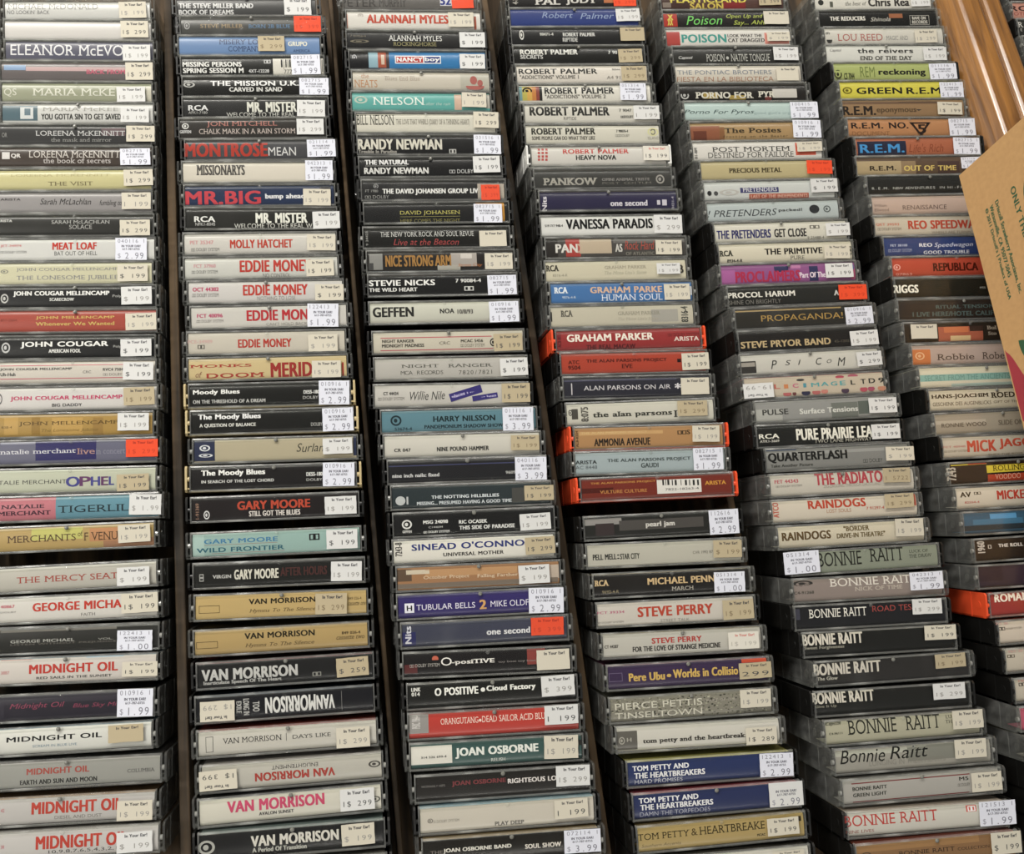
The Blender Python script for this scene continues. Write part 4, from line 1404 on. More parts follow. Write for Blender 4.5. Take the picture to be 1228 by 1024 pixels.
#3|-59.36|-287.41|-0.09|-2.07|15.51|k|192,186,174|135,177,192|0|pale grey spine cassette, dark grey lettering, cream sticker, thirty-third from top, third column
T|b|90,87,81|0.8|-4.5|16.8|2.2|PLAY DEEP
O|105,102,96|-44.9|-0.1|3.2|2.6
T|s|123,120,111|-35.6|-0.7|14.7|1.6|□ DOLBY SYSTEM
P|N|c|37.1|1.2|19.8|10.6|1 199
#3|-58.91|-305.02|-0.13|-2.21|15.72|c|24,21,15|168,144,102|0|black spine cassette, white lettering, white dated sticker, thirty-fourth from top, third column
B|168,144,102|-10.4|7.3|79.3|0.9
T|b|210,207,198|-19.8|0.6|38.8|2.7|JOAN OSBORNE BAND
T|b|108,102,96|-43.2|0.3|7.0|1.8|THE
T|b|216,210,201|18.1|-0.3|20.8|2.5|SOUL SHOW
P|D|p|40.9|0.7|21.4|12.9|3.99 072114
#4|57.84|306.43|0.10|-0.18|14.38|c|21,18,18|21,18,18|0|black spine cassette, white lettering, orange sticker, topmost, fourth column
T|R|198,195,189|-20.2|-1.7|19.6|5.6|PAL
T|R|198,195,189|7.1|-1.8|24.8|5.9|JUDY
B|174,105,66|28.8|-1.1|7.8|4.3
T|v|153,150,144|-45.8|-0.8|4.2|6.7|4-56
P|N|o|41.3|-1.5|18.3|10.4|1$ 299
#4|57.13|288.44|-0.01|-0.11|15.03|c|39,54,111|78,72,66|0|blue spine cassette, pale blue lettering, white sticker, second from top, fourth column
T|h|132,147,180|-13.7|1.8|24.6|4.9|Robert
T|h|132,147,180|17.9|1.0|27.2|4.8|Palmer
P|N|w|42.3|1.2|19.2|10.2|1$ 199
#4|56.37|270.24|-0.12|-0.38|15.66|k|21,21,21|51,51,51|0|black spine cassette, white lettering, tan sticker, third from top, fourth column
T|b|195,195,192|1.7|1.5|25.1|2.9|ROBERT PALMER
T|b|180,180,177|-5.4|-2.6|11.6|3.1|RIPTIDE
T|b|186,186,180|-23.7|1.8|10.5|2.3|90471-4
O|207,207,201|-43.2|1.3|3.6|7.8
P|N|t|43.8|1.0|19.3|10.6|-
#4|55.87|252.44|-0.09|-0.62|15.48|k|21,21,18|60,57,51|0|black spine cassette, white lettering, tan sticker, fourth from top, fourth column
T|b|204,204,198|-23.5|2.5|44.4|4.0|ROBERT PALMER
T|b|192,192,189|-37.2|-1.4|17.2|2.8|SECRETS
T|b|192,192,189|26.4|2.1|6.9|2.6|7 90
P|N|t|39.8|-1.2|18.8|10.6|1$ 299
#4|55.97|234.46|-0.10|-0.71|15.54|c|204,198,189|33,33,39|0|white spine cassette, black lettering, tan sticker, fifth from top, fourth column
T|b|42,42,39|-18.8|2.4|60.3|4.2|ROBERT PALMER
T|b|111,108,102|-25.8|-2.1|45.2|2.9|"ADDICTIONS" VOLUME 1
T|s|96,93,87|24.0|-2.6|10.4|2.5|A4 91
T|b|96,93,87|26.4|3.7|6.1|1.6|90944
P|N|t|39.8|-0.1|19.6|11.5|1$ 299
#4|55.73|216.44|-0.08|-0.88|15.45|c|204,201,192|60,57,51|0|white spine cassette, black lettering, white dated sticker, sixth from top, fourth column
B|108,141,144|-50.0|0.5|3.5|11.0
B|171,162,84|-46.4|0.5|3.8|11.0
B|195,156,81|-42.7|0.5|3.8|11.0
B|180,120,66|-39.3|0.5|3.1|11.0
B|129,66,57|-36.5|0.5|2.5|11.0
B|33,33,30|-34.2|0.4|2.1|11.0
O|27,24,21|-44.4|2.2|7.5|5.8
T|b|42,42,39|-4.5|2.5|53.1|5.1|ROBERT PALMER
T|b|111,108,102|-7.8|-2.1|46.5|2.9|"ADDICTIONS" VOLUME 2
P|D|p|36.7|0.9|20.1|13.3|1.99 051314
#4|57.83|198.11|-0.05|-1.33|15.27|c|195,192,183|96,90,81|0|white spine cassette, black lettering, white sticker, seventh from top, fourth column
T|b|39,39,36|-16.5|2.1|60.1|6.9|ROBERT PALMER
T|s|81,81,75|-16.5|-3.6|9.6|2.3|RIPTIDE
T|b|81,81,75|26.2|2.7|9.4|2.3|7 9047
T|b|81,81,75|27.1|-2.3|9.4|2.0|□□DOLBY
P|N|w|42.1|0.5|20.0|10.6|1 199
#4|56.56|179.74|-0.12|-1.29|15.64|k|195,192,180|36,36,39|0|white spine cassette, black lettering, eighth from top, fourth column
T|b|51,51,45|-22.3|2.5|47.7|5.1|ROBERT PALMER
T|b|87,84,78|-22.5|-2.7|47.4|2.7|SOME PEOPLE CAN DO WHAT THEY LIKE
T|b|51,51,45|22.3|2.5|8.9|2.0|7 90076-4
T|s|66,66,60|22.4|-1.0|10.9|2.0|□□DOLBY
O|198,195,153|45.9|1.7|8.7|6.4
O|66,66,45|45.9|1.8|3.7|5.0
T|s|114,111,99|46.1|-3.0|8.7|2.2|ISLAND
#4|58.54|160.97|-0.13|-1.20|15.69|w|198,195,189|198,192,189|0|white spine cassette, red lettering, cream sticker, ninth from top, fourth column
T|b|177,72,66|-2.3|3.4|49.2|3.6|ROBERT PALMER
T|b|51,51,48|-2.4|-1.4|30.0|3.5|HEAVY NOVA
B|171,78,75|-44.8|5.1|1.8|1.8
B|171,78,75|-42.0|5.1|1.8|1.8
B|171,78,75|-39.2|5.1|1.8|1.8
B|171,78,75|-45.0|2.4|1.8|1.8
B|171,78,75|-42.2|2.4|1.8|1.8
B|171,78,75|-39.4|2.4|1.8|1.8
B|171,78,75|-45.1|-0.3|1.8|1.8
B|171,78,75|-42.3|-0.3|1.8|1.8
B|171,78,75|-39.5|-0.3|1.8|1.8
B|171,78,75|-45.2|-2.6|1.8|1.6
B|171,78,75|-42.5|-2.6|1.8|1.6
B|171,78,75|-39.7|-2.7|1.8|1.6
P|N|d|43.0|1.1|19.7|11.0|1$ 199
#4|58.74|141.24|-0.06|-1.17|15.32|c|51,51,48|108,105,99|1|black spine cassette, pale grey lettering, tenth from top, fourth column
T|R|162,159,150|-24.6|-2.0|39.7|5.1|PANKOW
T|R|129,126,123|16.9|-0.9|35.7|2.0|OMNI ANIMAL TRISTE
T|m|114,111,105|17.5|-3.6|36.6|1.6|POST COITUM
O|150,147,141|42.8|-1.1|6.5|6.9
#4|60.20|122.34|0.06|-1.37|14.63|c|39,36,63|99,93,84|0|blue spine cassette, white lettering, eleventh from top, fourth column
T|b|201,198,207|14.8|-2.1|27.2|4.1|one second
T|v|207,204,210|-47.5|-2.2|3.3|10.0|Nits
B|192,189,198|37.1|-1.9|2.4|3.4
B|192,189,198|41.5|-2.0|3.4|4.3
T|v|147,144,156|47.8|-2.2|1.9|9.1|8431-4
#4|58.46|101.34|0.09|-1.42|14.45|k|204,204,201|36,36,42|0|white spine cassette, black lettering, white sticker, twelfth from top, fourth column
T|b|21,21,21|-0.7|1.3|63.2|7.1|VANESSA PARADIS
T|b|69,69,66|-41.5|0.4|12.9|1.8|519 717 948-4
P|N|w|42.2|0.1|20.9|13.6|$ 299
#4|59.96|83.18|0.07|-1.61|14.61|c|69,66,63|63,60,54|0|dark grey spine cassette, red lettering, cream sticker, thirteenth from top, fourth column
B|39,36,33|-47.7|0.5|10.7|12.9
B|159,63,57|-31.3|0.3|10.7|12.9
B|177,162,141|-15.0|1.2|23.2|10.4
B|99,96,93|26.0|4.8|55.9|2.9
T|b|207,204,198|-36.0|-0.1|15.5|6.1|PAN
T|b|186,156,141|-27.2|-0.2|2.4|6.3|D
T|b|192,189,183|1.8|-0.3|4.8|5.6|AS
T|h|162,75,63|17.1|1.4|22.0|6.9|Rock Hard
T|b|117,114,105|17.3|-4.5|20.8|2.4|OF ATLANTIC
P|N|c|38.1|-0.7|19.3|10.5|1$ 199
#4|57.29|64.72|0.04|-1.36|14.78|c|192,186,165|54,54,54|0|cream spine cassette, tan lettering, white sticker, fourteenth from top, fourth column
T|R|57,54,48|-45.8|2.5|8.9|4.3|RCA
T|s|132,129,117|-40.6|-2.7|10.6|1.9|8316-4-R
T|r|138,132,117|6.8|2.3|30.3|2.3|GRAHAM PARKER
T|i|162,159,141|6.8|-1.6|30.9|2.5|The Mona Lisa's Sister
T|b|54,51,45|47.2|0.2|3.0|5.8|B
P|N|w|37.6|0.4|17.1|7.9|1$ 199
#4|58.71|47.10|0.05|-1.76|14.72|c|66,108,159|54,54,54|0|blue spine cassette, brown lettering, cream sticker, fifteenth from top, fourth column
T|R|216,222,228|-43.4|2.3|9.4|4.3|RCA
T|s|195,207,219|-37.9|-2.8|9.8|1.7|9876-4-R
T|b|204,171,147|3.2|2.1|51.3|4.4|GRAHAM PARKE
T|r|207,213,225|7.0|-3.4|44.1|4.5|HUMAN SOUL
B|210,213,219|49.6|0.6|3.5|6.3
P|N|c|39.4|-0.4|18.7|11.4|1$ 199
#4|56.46|29.03|-0.00|-1.56|15.01|c|189,183,165|63,60,54|1|white spine cassette, brown lettering, sixteenth from top, fourth column
T|R|87,84,75|-39.4|2.4|8.1|4.4|RCA
T|r|132,129,114|11.8|1.7|30.0|2.6|GRAHAM PARKER
T|i|165,159,144|11.1|-2.2|29.0|2.2|The Mona Lisa's Sister
B|42,39,36|-50.9|0.4|2.3|6.8
T|v|69,69,63|44.5|0.2|4.9|10.9|8316-4
B|162,159,150|30.2|-0.4|19.2|8.8
#4|58.32|10.90|0.02|-1.44|14.90|o|141,48,48|102,96,87|0|red spine cassette, white lettering, seventeenth from top, fourth column
T|b|225,216,204|-13.1|1.8|60.4|5.0|GRAHAM PARKER
T|b|81,24,27|-13.0|-4.8|34.4|3.1|THE REAL MACAW
T|b|216,198,189|40.9|-0.7|17.5|3.0|ARISTA
T|s|81,24,27|38.8|2.3|22.1|2.3|□□ DOLBY SYSTEM
T|v|93,30,33|-48.9|0.6|2.4|9.9|AC8-8023
#4|59.28|-6.86|0.00|-1.94|15.00|k|162,63,45|84,78,72|0|red spine cassette, maroon lettering, cream sticker, eighteenth from top, fourth column
T|b|81,24,15|-5.2|1.4|56.1|2.8|THE ALAN PARSONS PROJECT
T|b|81,24,15|-5.1|-2.3|7.2|2.8|EVE
T|b|81,24,15|-42.1|1.1|7.4|2.5|ATC
T|b|81,24,15|-41.9|-2.6|8.2|2.8|9504
B|33,12,12|31.7|0.7|2.7|2.4
P|N|c|42.8|-0.3|19.2|11.6|1$ 199
#4|58.76|-25.01|-0.11|-2.17|15.61|c|39,39,48|39,39,48|0|black spine cassette, white lettering, cream sticker, nineteenth from top, fourth column
B|72,72,96|-12.3|5.1|79.9|0.7
T|s|204,201,204|-7.0|-0.1|60.2|3.1|ALAN PARSONS ON AIR
T|b|213,210,213|28.2|0.2|3.9|3.8|*
B|198,195,198|-45.4|-0.5|0.7|7.8
P|N|c|39.9|-0.4|19.7|11.5|-
#4|58.21|-43.34|-0.18|-1.45|15.95|k|195,192,180|36,36,42|0|white spine cassette, black lettering, tan sticker, twentieth from top, fourth column
T|R|54,54,48|-5.7|-1.3|54.2|4.3|the alan parsons
T|R|54,54,48|24.1|-2.0|2.0|4.4|1
B|72,69,63|-45.2|0.2|4.3|7.0
O|54,54,48|-48.2|1.2|2.8|4.1
T|v|87,84,78|-38.5|-0.1|4.9|9.5|8:075
P|N|t|35.6|1.2|20.8|10.3|1$ 299
#4|61.30|-61.28|-0.13|-2.18|15.72|o|168,129,87|84,78,72|0|gold spine cassette, black lettering, cream sticker, twenty-first from top, fourth column
B|189,153,105|-19.1|3.1|56.9|2.2
T|b|42,33,24|-18.6|-2.9|37.9|4.8|AMMONIA AVENUE
T|b|201,171,123|-23.9|3.3|44.8|1.8|THE ALAN PARSONS PROJECT
T|b|69,54,36|23.8|2.4|8.5|2.9|□□S
T|v|84,57,36|-49.1|-0.2|1.7|10.6|AL8-8204
P|N|c|38.7|0.9|18.8|10.9|1$ 199
#4|59.45|-78.83|-0.18|-2.20|15.95|c|156,168,171|105,96,87|0|pale grey spine cassette, dark grey lettering, white dated sticker, twenty-second from top, fourth column
T|b|48,54,54|-43.5|0.9|14.0|2.4|ARISTA
T|s|72,78,81|-43.5|-2.5|14.4|2.2|AC 8448
T|b|72,81,81|-1.0|1.2|56.2|2.7|THE ALAN PARSONS PROJECT
T|b|72,81,81|-0.8|-2.3|11.6|3.0|GAUDI
P|D|p|39.0|0.6|20.4|14.7|1.99 082715
#4|61.05|-96.62|-0.06|-1.61|15.35|o|111,42,30|105,96,90|0|red spine cassette, gold lettering, twenty-third from top, fourth column
B|75,24,15|-41.4|-0.6|23.8|3.2
T|b|183,129,66|-22.7|3.9|43.3|1.6|THE ALAN PARSONS PROJECT
T|b|177,120,66|-22.8|-1.8|31.2|2.1|VULTURE CULTURE
T|b|201,144,60|39.6|1.2|14.1|2.5|ARISTA
B|216,213,207|14.8|0.0|30.0|9.1
B|39,39,36|4.1|2.8|1.2|3.7
B|39,39,36|5.9|2.7|0.5|3.7
B|39,39,36|7.6|2.7|1.4|3.6
B|39,39,36|10.3|2.5|0.7|3.7
B|39,39,36|12.6|2.4|1.4|3.6
B|39,39,36|16.2|2.3|0.5|3.7
B|39,39,36|19.5|2.1|1.4|3.6
B|39,39,36|22.0|2.0|0.7|3.7
B|39,39,36|24.8|1.9|1.4|3.6
B|39,39,36|27.7|1.8|1.2|3.7
T|s|54,54,54|16.6|-1.9|22.7|1.5|7822-18263-4
#4|59.78|-122.43|-0.10|-1.45|15.54|k|33,33,30|57,57,57|0|black spine cassette, white lettering, white dated sticker, twenty-fourth from top, fourth column
B|138,135,132|-38.6|4.0|24.4|4.0
B|72,69,66|0.0|0.9|56.2|6.4
B|54,45,45|-37.7|-1.0|12.2|7.7
T|b|198,195,189|-0.9|0.5|18.9|4.1|pearl jam
P|D|p|41.4|-0.0|19.9|15.9|2.99 112616
#4|58.83|-141.04|-0.06|-2.07|15.36|c|180,177,165|117,111,108|0|pale grey spine cassette, black lettering, tan sticker, twenty-fifth from top, fourth column
T|b|48,48,45|-39.5|-0.8|15.2|3.4|PELL MELL
T|b|48,48,45|-30.7|-1.0|1.2|2.8|:
T|b|66,66,60|-23.1|-1.0|12.5|3.5|STAR CITY
T|s|90,87,78|25.1|-0.5|13.3|1.8|CVR 1992 87
P|N|t|41.3|1.0|19.0|11.0|$ 199
#4|60.39|-160.62|-0.06|-2.03|15.36|c|27,24,21|159,141,99|0|black spine cassette, gold lettering, white dated sticker, twenty-sixth from top, fourth column
T|R|195,171,132|-45.7|1.9|8.8|3.6|RCA
T|s|153,141,114|-40.2|-3.8|10.8|1.9|9692-4-R
T|b|198,171,129|6.1|1.5|43.8|4.1|MICHAEL PENN
T|r|183,177,165|6.7|-3.7|14.4|2.4|MARCH
P|D|p|37.3|-1.2|20.4|12.8|1.00 051314
#4|60.03|-178.94|-0.04|-2.01|15.22|k|195,189,180|57,57,57|0|pale grey spine cassette, red lettering, tan sticker, twenty-seventh from top, fourth column
T|b|174,69,51|-0.6|0.7|48.2|6.1|STEVE PERRY
T|s|123,120,111|-1.1|-5.3|18.7|1.7|STREET TALK
T|b|177,102,126|-42.1|1.5|17.2|1.5|FCT 39334
T|s|90,87,78|-42.7|-4.6|17.1|1.1|□□ DOLBY SYSTEM
P|N|t|40.0|-0.7|20.2|12.3|1$ 199
#4|60.81|-198.50|-0.00|-2.25|15.01|c|183,180,171|162,150,114|0|pale grey spine cassette, black lettering, cream sticker, twenty-eighth from top, fourth column
T|b|171,63,57|-3.7|1.8|31.8|3.3|STEVE PERRY
T|b|45,42,39|-3.9|-2.8|56.1|3.1|FOR THE LOVE OF STRANGE MEDICINE
T|b|75,72,66|-45.4|-0.4|8.5|1.9|CT 44287
P|N|d|39.0|-0.7|19.8|10.4|1$ 199
#4|61.20|-217.81|0.03|-2.16|14.85|c|54,39,69|135,78,108|0|purple spine cassette, gold lettering, tan sticker, twenty-ninth from top, fourth column
T|b|201,168,93|-26.4|-0.4|22.2|4.7|Pere Ubu
T|b|201,168,93|-12.4|-0.5|2.7|1.9|•
T|b|201,168,93|11.0|0.3|41.1|5.1|Worlds in Collisio
L|108,96,123|-46.0|0.2|8.5|5.1
B|204,81,54|43.9|6.0|18.7|3.0
P|N|t|42.4|-0.3|20.8|9.7|299
#4|59.94|-237.04|-0.05|-1.91|15.31|c|129,126,114|129,126,114|0|brown spine cassette, white lettering, cream sticker, thirtieth from top, fourth column
N|108,105,93|-10.6|1.0|82.0|13.0
T|s|201,198,183|-20.5|2.1|54.6|3.9|PIERCE PETTIS
T|s|201,198,183|-20.8|-3.5|54.6|3.7|TINSELTOWN
T|s|159,153,144|19.0|2.3|18.5|1.5|PART OF THE
P|N|c|40.3|2.0|19.6|10.7|1$ 199
#4|61.41|-254.75|0.03|-2.46|14.85|c|198,195,186|207,204,195|0|pale grey spine cassette, black lettering, cream sticker, thirty-first from top, fourth column
B|93,90,84|-45.4|-0.7|14.3|11.0
O|159,156,147|-47.8|-0.6|3.7|4.5
T|b|159,156,147|-43.3|-0.3|2.6|2.2|H
T|R|51,48,42|-2.9|-2.0|63.7|3.4|tom petty and the heartbreak
P|N|c|38.7|-2.4|19.5|10.2|1$ 289
#4|64.97|-274.79|-0.03|-2.18|15.17|k|36,48,90|204,198,114|0|blue spine cassette, white lettering, white dated sticker, thirty-second from top, fourth column
T|b|222,222,225|-30.4|3.1|34.3|2.9|TOM PETTY AND
T|b|222,222,225|-25.1|-1.1|43.1|3.2|THE HEARTBREAKERS
T|s|174,177,189|-32.0|-4.7|29.3|2.4|HARD PROMISES
P|D|p|40.9|-0.1|21.0|13.8|2.99 122413
#4|65.77|-292.85|-0.02|-1.56|15.09|k|36,45,84|162,63,78|0|blue spine cassette, white lettering, white sticker, thirty-third from top, fourth column
T|b|222,222,225|-29.3|3.4|36.0|2.9|TOM PETTY AND
T|b|222,222,225|-24.6|-0.5|44.1|3.1|THE HEARTBREAKERS
T|s|144,147,165|-25.8|-4.5|42.8|2.7|DAMN THE TORPEDOES
P|D|w|42.5|0.5|21.1|14.1|2.99 -
#4|65.55|-310.61|0.04|-1.17|14.77|k|165,144,93|141,120,75|0|gold spine cassette, black lettering, cream sticker, thirty-fourth from top, fourth column
T|r|48,39,12|-35.1|1.5|31.2|3.6|TOM PETTY
T|r|75,60,30|-16.6|1.7|3.9|3.9|&
T|r|48,39,12|6.4|1.9|40.2|4.4|HEARTBREAKE
T|h|108,93,54|-37.0|-3.6|23.8|1.9|Southern Accents
T|b|57,48,24|23.9|-3.7|5.0|1.4|MCAC
B|45,36,12|48.1|3.4|2.2|2.9
P|N|c|37.2|0.2|19.5|9.9|1$ 199
#4|64.55|-328.84|-0.06|-1.59|15.32|k|204,201,192|69,66,60|0|white spine cassette, cream sticker, thirty-fifth from top, fourth column
P|N|c|38.0|2.1|19.3|7.0|1$ 199
#5|180.02|303.75|0.03|0.02|14.81|c|78,54,48|60,57,51|0|maroon spine cassette, gold lettering, tan sticker, topmost, fifth column
B|63,42,36|-40.2|-0.2|24.5|11.9
B|126,114,105|-46.4|-3.0|6.8|4.1
B|120,39,39|9.5|-3.7|19.0|6.0
T|b|207,192,87|-11.8|1.1|62.6|4.8|PLASTICLAND
T|b|198,177,84|-13.6|-4.0|27.2|4.5|SALON
P|N|t|39.1|0.5|18.6|9.7|1$ 299
#5|178.72|285.64|0.04|-0.06|14.79|c|24,21,18|24,21,18|0|black spine cassette, green lettering, cream sticker, second from top, fifth column
B|159,51,42|-45.4|-0.6|11.9|10.4
T|b|201,186,87|-45.0|1.8|4.1|4.4|X
T|b|201,186,87|-45.4|-2.4|4.1|4.7|XX
T|h|111,189,96|-17.3|-0.9|29.7|7.4|Poison
T|h|174,186,87|16.4|2.1|30.4|4.1|Open Up and
T|h|174,186,87|20.6|-3.4|27.7|4.8|Say... Ahh!
P|N|c|42.1|0.3|20.9|10.7|-
#5|178.35|267.51|0.04|-0.25|14.76|c|201,198,192|201,198,192|0|white spine cassette, teal lettering, cream sticker, third from top, fifth column
B|162,66,60|-45.7|-0.8|11.7|11.7
T|b|66,141,132|-20.3|-0.6|35.9|6.5|POISON
T|b|84,81,78|13.2|1.5|28.1|2.5|LOOK WHAT THE
T|b|84,81,78|14.3|-2.3|29.9|3.0|CAT DRAGGED
B|204,135,123|39.6|-0.8|20.1|9.2
P|N|c|40.6|0.0|19.2|7.5|$ 199
#5|180.80|249.99|0.15|-0.60|14.11|c|39,39,36|36,36,42|0|black spine cassette, pale grey lettering, white sticker, fourth from top, fifth column
T|h|216,216,213|-40.9|-1.9|11.2|2.9|Capitol
T|r|177,177,171|-16.7|-1.8|14.9|5.8|POISON
T|b|177,177,171|-7.0|-2.0|2.0|2.4|•
T|r|177,177,171|11.7|-1.7|31.9|5.8|NATIVE TONGUE
P|N|w|40.6|0.8|20.4|10.9|1$ 199
#5|179.76|232.57|0.11|-0.63|14.34|k|192,186,174|36,36,42|0|white spine cassette, brown lettering, cream sticker, fifth from top, fifth column
T|s|105,114,126|-11.2|1.2|76.1|3.6|THE PONTIAC BROTHERS
T|s|153,114,93|-10.8|-4.1|78.0|3.6|FIESTA EN LA BIBLIOTECA
P|N|c|39.3|-0.8|17.8|11.1|-
#5|179.99|215.02|0.08|-0.87|14.50|c|27,24,21|111,105,102|0|black spine cassette, white lettering, sixth from top, fifth column
B|156,135,72|-26.1|-2.5|11.8|4.5
B|156,135,72|-4.7|-3.9|13.1|3.2
B|108,54,51|20.1|-4.9|5.2|3.5
T|R|204,201,189|-15.0|-2.1|45.9|4.8|PORNO FOR
T|R|204,201,189|19.0|-1.5|13.4|4.4|PYR
O|171,171,168|-46.7|-2.1|6.6|6.5
B|189,186,180|33.7|-0.8|19.7|7.1
#5|181.09|197.70|0.09|-1.06|14.45|c|171,189,186|36,36,42|0|white spine cassette, teal lettering, white dated sticker, seventh from top, fifth column
T|h|54,69,69|-23.4|-1.0|55.4|4.2|Porno For Pyros
T|s|141,159,159|19.7|-1.8|31.3|2.5|good god's urge
P|D|p|44.2|0.0|22.2|12.9|1.99 100415
#5|182.29|179.36|-0.01|-0.54|15.03|c|159,132,93|63,60,54|0|gold spine cassette, black lettering, white dated sticker, eighth from top, fifth column
B|135,84,60|-39.2|-0.9|23.3|10.8
B|99,54,39|-43.2|-2.9|10.4|6.9
B|126,87,54|-25.8|-1.6|3.9|10.2
T|R|51,42,27|-1.4|0.6|44.7|3.8|The Posies
T|m|69,57,39|0.7|-4.3|51.2|2.2|Frosting on the Beater
P|D|p|41.4|0.6|22.4|13.8|1.99 010916
#5|181.42|161.81|-0.05|-0.59|15.30|c|204,201,195|102,93,87|0|white spine cassette, dark grey lettering, cream sticker, ninth from top, fifth column
T|r|39,39,36|-5.1|1.2|61.4|3.9|POST MORTEM
T|r|69,69,63|-5.5|-3.1|67.3|4.1|DESTINED FOR FAILURE
T|v|84,84,81|-48.6|-1.4|2.2|8.2|01-BM
B|195,90,69|38.0|0.8|16.1|9.9
P|N|c|40.7|2.0|20.0|7.5|1$ 199
#5|184.61|144.48|-0.06|-0.71|15.31|c|177,165,126|63,60,54|0|tan spine cassette, black lettering, orange sticker, tenth from top, fifth column
T|R|69,60,39|-8.6|-0.1|40.9|3.5|PRECIOUS METAL
P|N|o|41.6|1.0|20.1|10.3|1$ 199
#5|183.80|126.76|-0.06|-0.55|15.31|c|195,198,195|195,198,195|1|white spine cassette, brown lettering, white sticker, eleventh from top, fifth column
B|54,54,102|-8.0|0.3|29.9|4.0
B|165,84,63|7.0|-4.4|46.6|3.7
T|r|219,219,222|-7.7|0.6|26.6|3.0|PRETENDERS
T|b|210,165,147|7.2|-4.5|44.1|2.4|LAST OF THE INDEPENDENTS
D|27,27,27|-46.8|-1.4|3.4|3.7
D|69,69,69|-41.8|-1.6|3.3|3.4
O|180,177,171|-31.5|-1.0|15.2|4.3
P|N|w|42.3|2.3|21.1|10.3|$ 199
#5|182.98|108.97|-0.04|-0.30|15.21|c|177,186,186|102,96,87|1|pale grey spine cassette, black lettering, twelfth from top, fifth column
T|h|48,51,54|-24.0|-0.9|53.4|5.3|! PRETENDERS
T|b|48,51,54|13.2|-0.0|18.2|2.7|packed!
D|30,33,36|31.9|0.4|7.9|6.5
O|87,93,93|41.8|0.2|5.7|5.2
#5|185.46|91.27|-0.05|-0.38|15.28|k|201,198,186|54,54,54|0|white spine cassette, blue lettering, white sticker, thirteenth from top, fifth column
T|b|48,48,96|-28.8|-1.1|40.8|6.1|THE PRETENDERS
T|b|42,39,39|6.9|-1.1|24.5|6.0|GET CLOSE
T|b|72,69,63|26.0|2.7|7.2|2.5|□□
T|s|87,84,78|26.4|-5.2|12.9|2.0|9 25488-4
P|N|w|43.3|0.0|18.6|9.5|$ 199
#5|185.53|73.82|-0.01|-0.66|15.07|k|201,195,177|201,195,177|0|white spine cassette, black lettering, cream sticker, fourteenth from top, fifth column
T|R|54,54,45|-45.3|0.4|9.8|4.2|RCA
T|b|60,57,51|-39.2|-5.0|11.3|2.1|8934-4-R
T|b|30,27,24|5.8|0.8|43.7|4.4|THE PRIMITIVE
T|r|87,84,75|8.3|-4.0|10.8|2.7|PURE
T|v|54,54,45|48.7|-0.0|3.2|5.9|□□
P|N|c|38.4|-0.9|19.8|10.4|1$ 199
#5|183.94|56.57|0.02|-0.75|14.88|c|135,81,129|54,54,54|0|pink spine cassette, pink lettering, white sticker, fifteenth from top, fifth column
B|159,93,147|-46.2|-1.6|12.0|10.1
B|48,48,84|-5.4|3.3|10.7|4.3
B|177,114,156|5.4|4.7|8.0|2.4
B|48,48,84|19.0|-0.6|6.7|10.8
B|165,78,111|50.7|-1.9|6.7|7.6
B|63,120,171|48.8|3.2|2.0|3.4
T|b|165,45,75|-15.9|-1.7|48.2|7.6|PROCLAIMERS
T|b|222,207,219|17.9|-1.6|19.4|3.9|Part Of The
P|N|w|37.9|0.7|21.0|10.5|1$ 199
#5|185.85|38.98|0.02|-0.29|14.88|c|33,33,30|39,39,45|0|black spine cassette, white lettering, orange sticker, sixteenth from top, fifth column
T|b|216,213,204|-25.9|1.4|49.7|3.9|PROCOL HARUM
T|s|120,117,111|-31.2|-3.8|39.0|3.0|SHINE ON BRIGHTLY
T|b|198,195,189|30.5|0.3|3.3|3.7|A
P|N|o|42.3|0.1|21.3|10.8|1$ 399
#5|187.94|21.42|0.11|-0.36|14.32|c|33,30,21|105,96,90|1|black spine cassette, gold lettering, white dated sticker, seventeenth from top, fifth column
B|165,138,84|-53.0|-1.2|1.3|12.7
B|165,138,84|-11.8|5.7|80.7|1.0
T|s|171,138,72|-1.4|-0.1|61.1|4.4|PROPAGANDA!
P|D|p|40.8|-1.1|20.8|12.6|2.99 010916
#5|186.95|3.80|0.16|-0.19|14.01|k|27,24,21|114,111,108|0|black spine cassette, gold lettering, white sticker, eighteenth from top, fifth column
T|b|183,162,123|-16.4|-2.1|65.9|4.6|STEVE PRYOR BAND
T|s|90,84,72|25.1|-2.6|11.2|1.8|45-1202
P|N|w|41.5|-1.3|21.0|10.5|1$ 199
#5|185.09|-13.73|0.20|-0.10|13.75|c|198,195,186|117,111,108|1|white spine cassette, black lettering, white sticker, nineteenth from top, fifth column
B|48,45,42|-46.0|-1.5|12.2|8.4
B|156,150,141|-45.8|0.3|10.4|2.9
T|h|30,30,27|-26.9|-0.6|4.6|6.0|P
T|h|30,30,27|-16.6|0.2|4.3|3.6|S
T|h|30,30,27|-8.2|0.1|2.2|3.6|I
T|h|30,30,27|6.2|0.1|4.6|5.0|C
T|h|30,30,27|13.8|-0.3|3.6|2.6|O
T|h|30,30,27|22.9|-1.0|6.3|6.0|M
P|N|w|43.2|-0.2|18.5|10.0|$ 299
#5|184.25|-31.58|0.20|-0.54|13.75|c|186,174,156|168,96,108|0|cream spine cassette, teal lettering, white sticker, twentieth from top, fifth column
D|168,93,93|-20.4|-5.0|6.1|3.2
D|102,60,60|-15.2|-5.0|2.8|2.8
D|48,48,69|-6.8|-4.9|6.5|3.9
D|168,99,96|0.8|-4.9|6.2|3.4
D|186,123,111|6.8|-4.6|5.2|3.2
D|72,57,72|22.0|-4.7|5.8|4.0
D|168,78,90|35.7|-4.5|5.8|3.5
D|153,78,96|41.3|-4.4|5.2|3.5
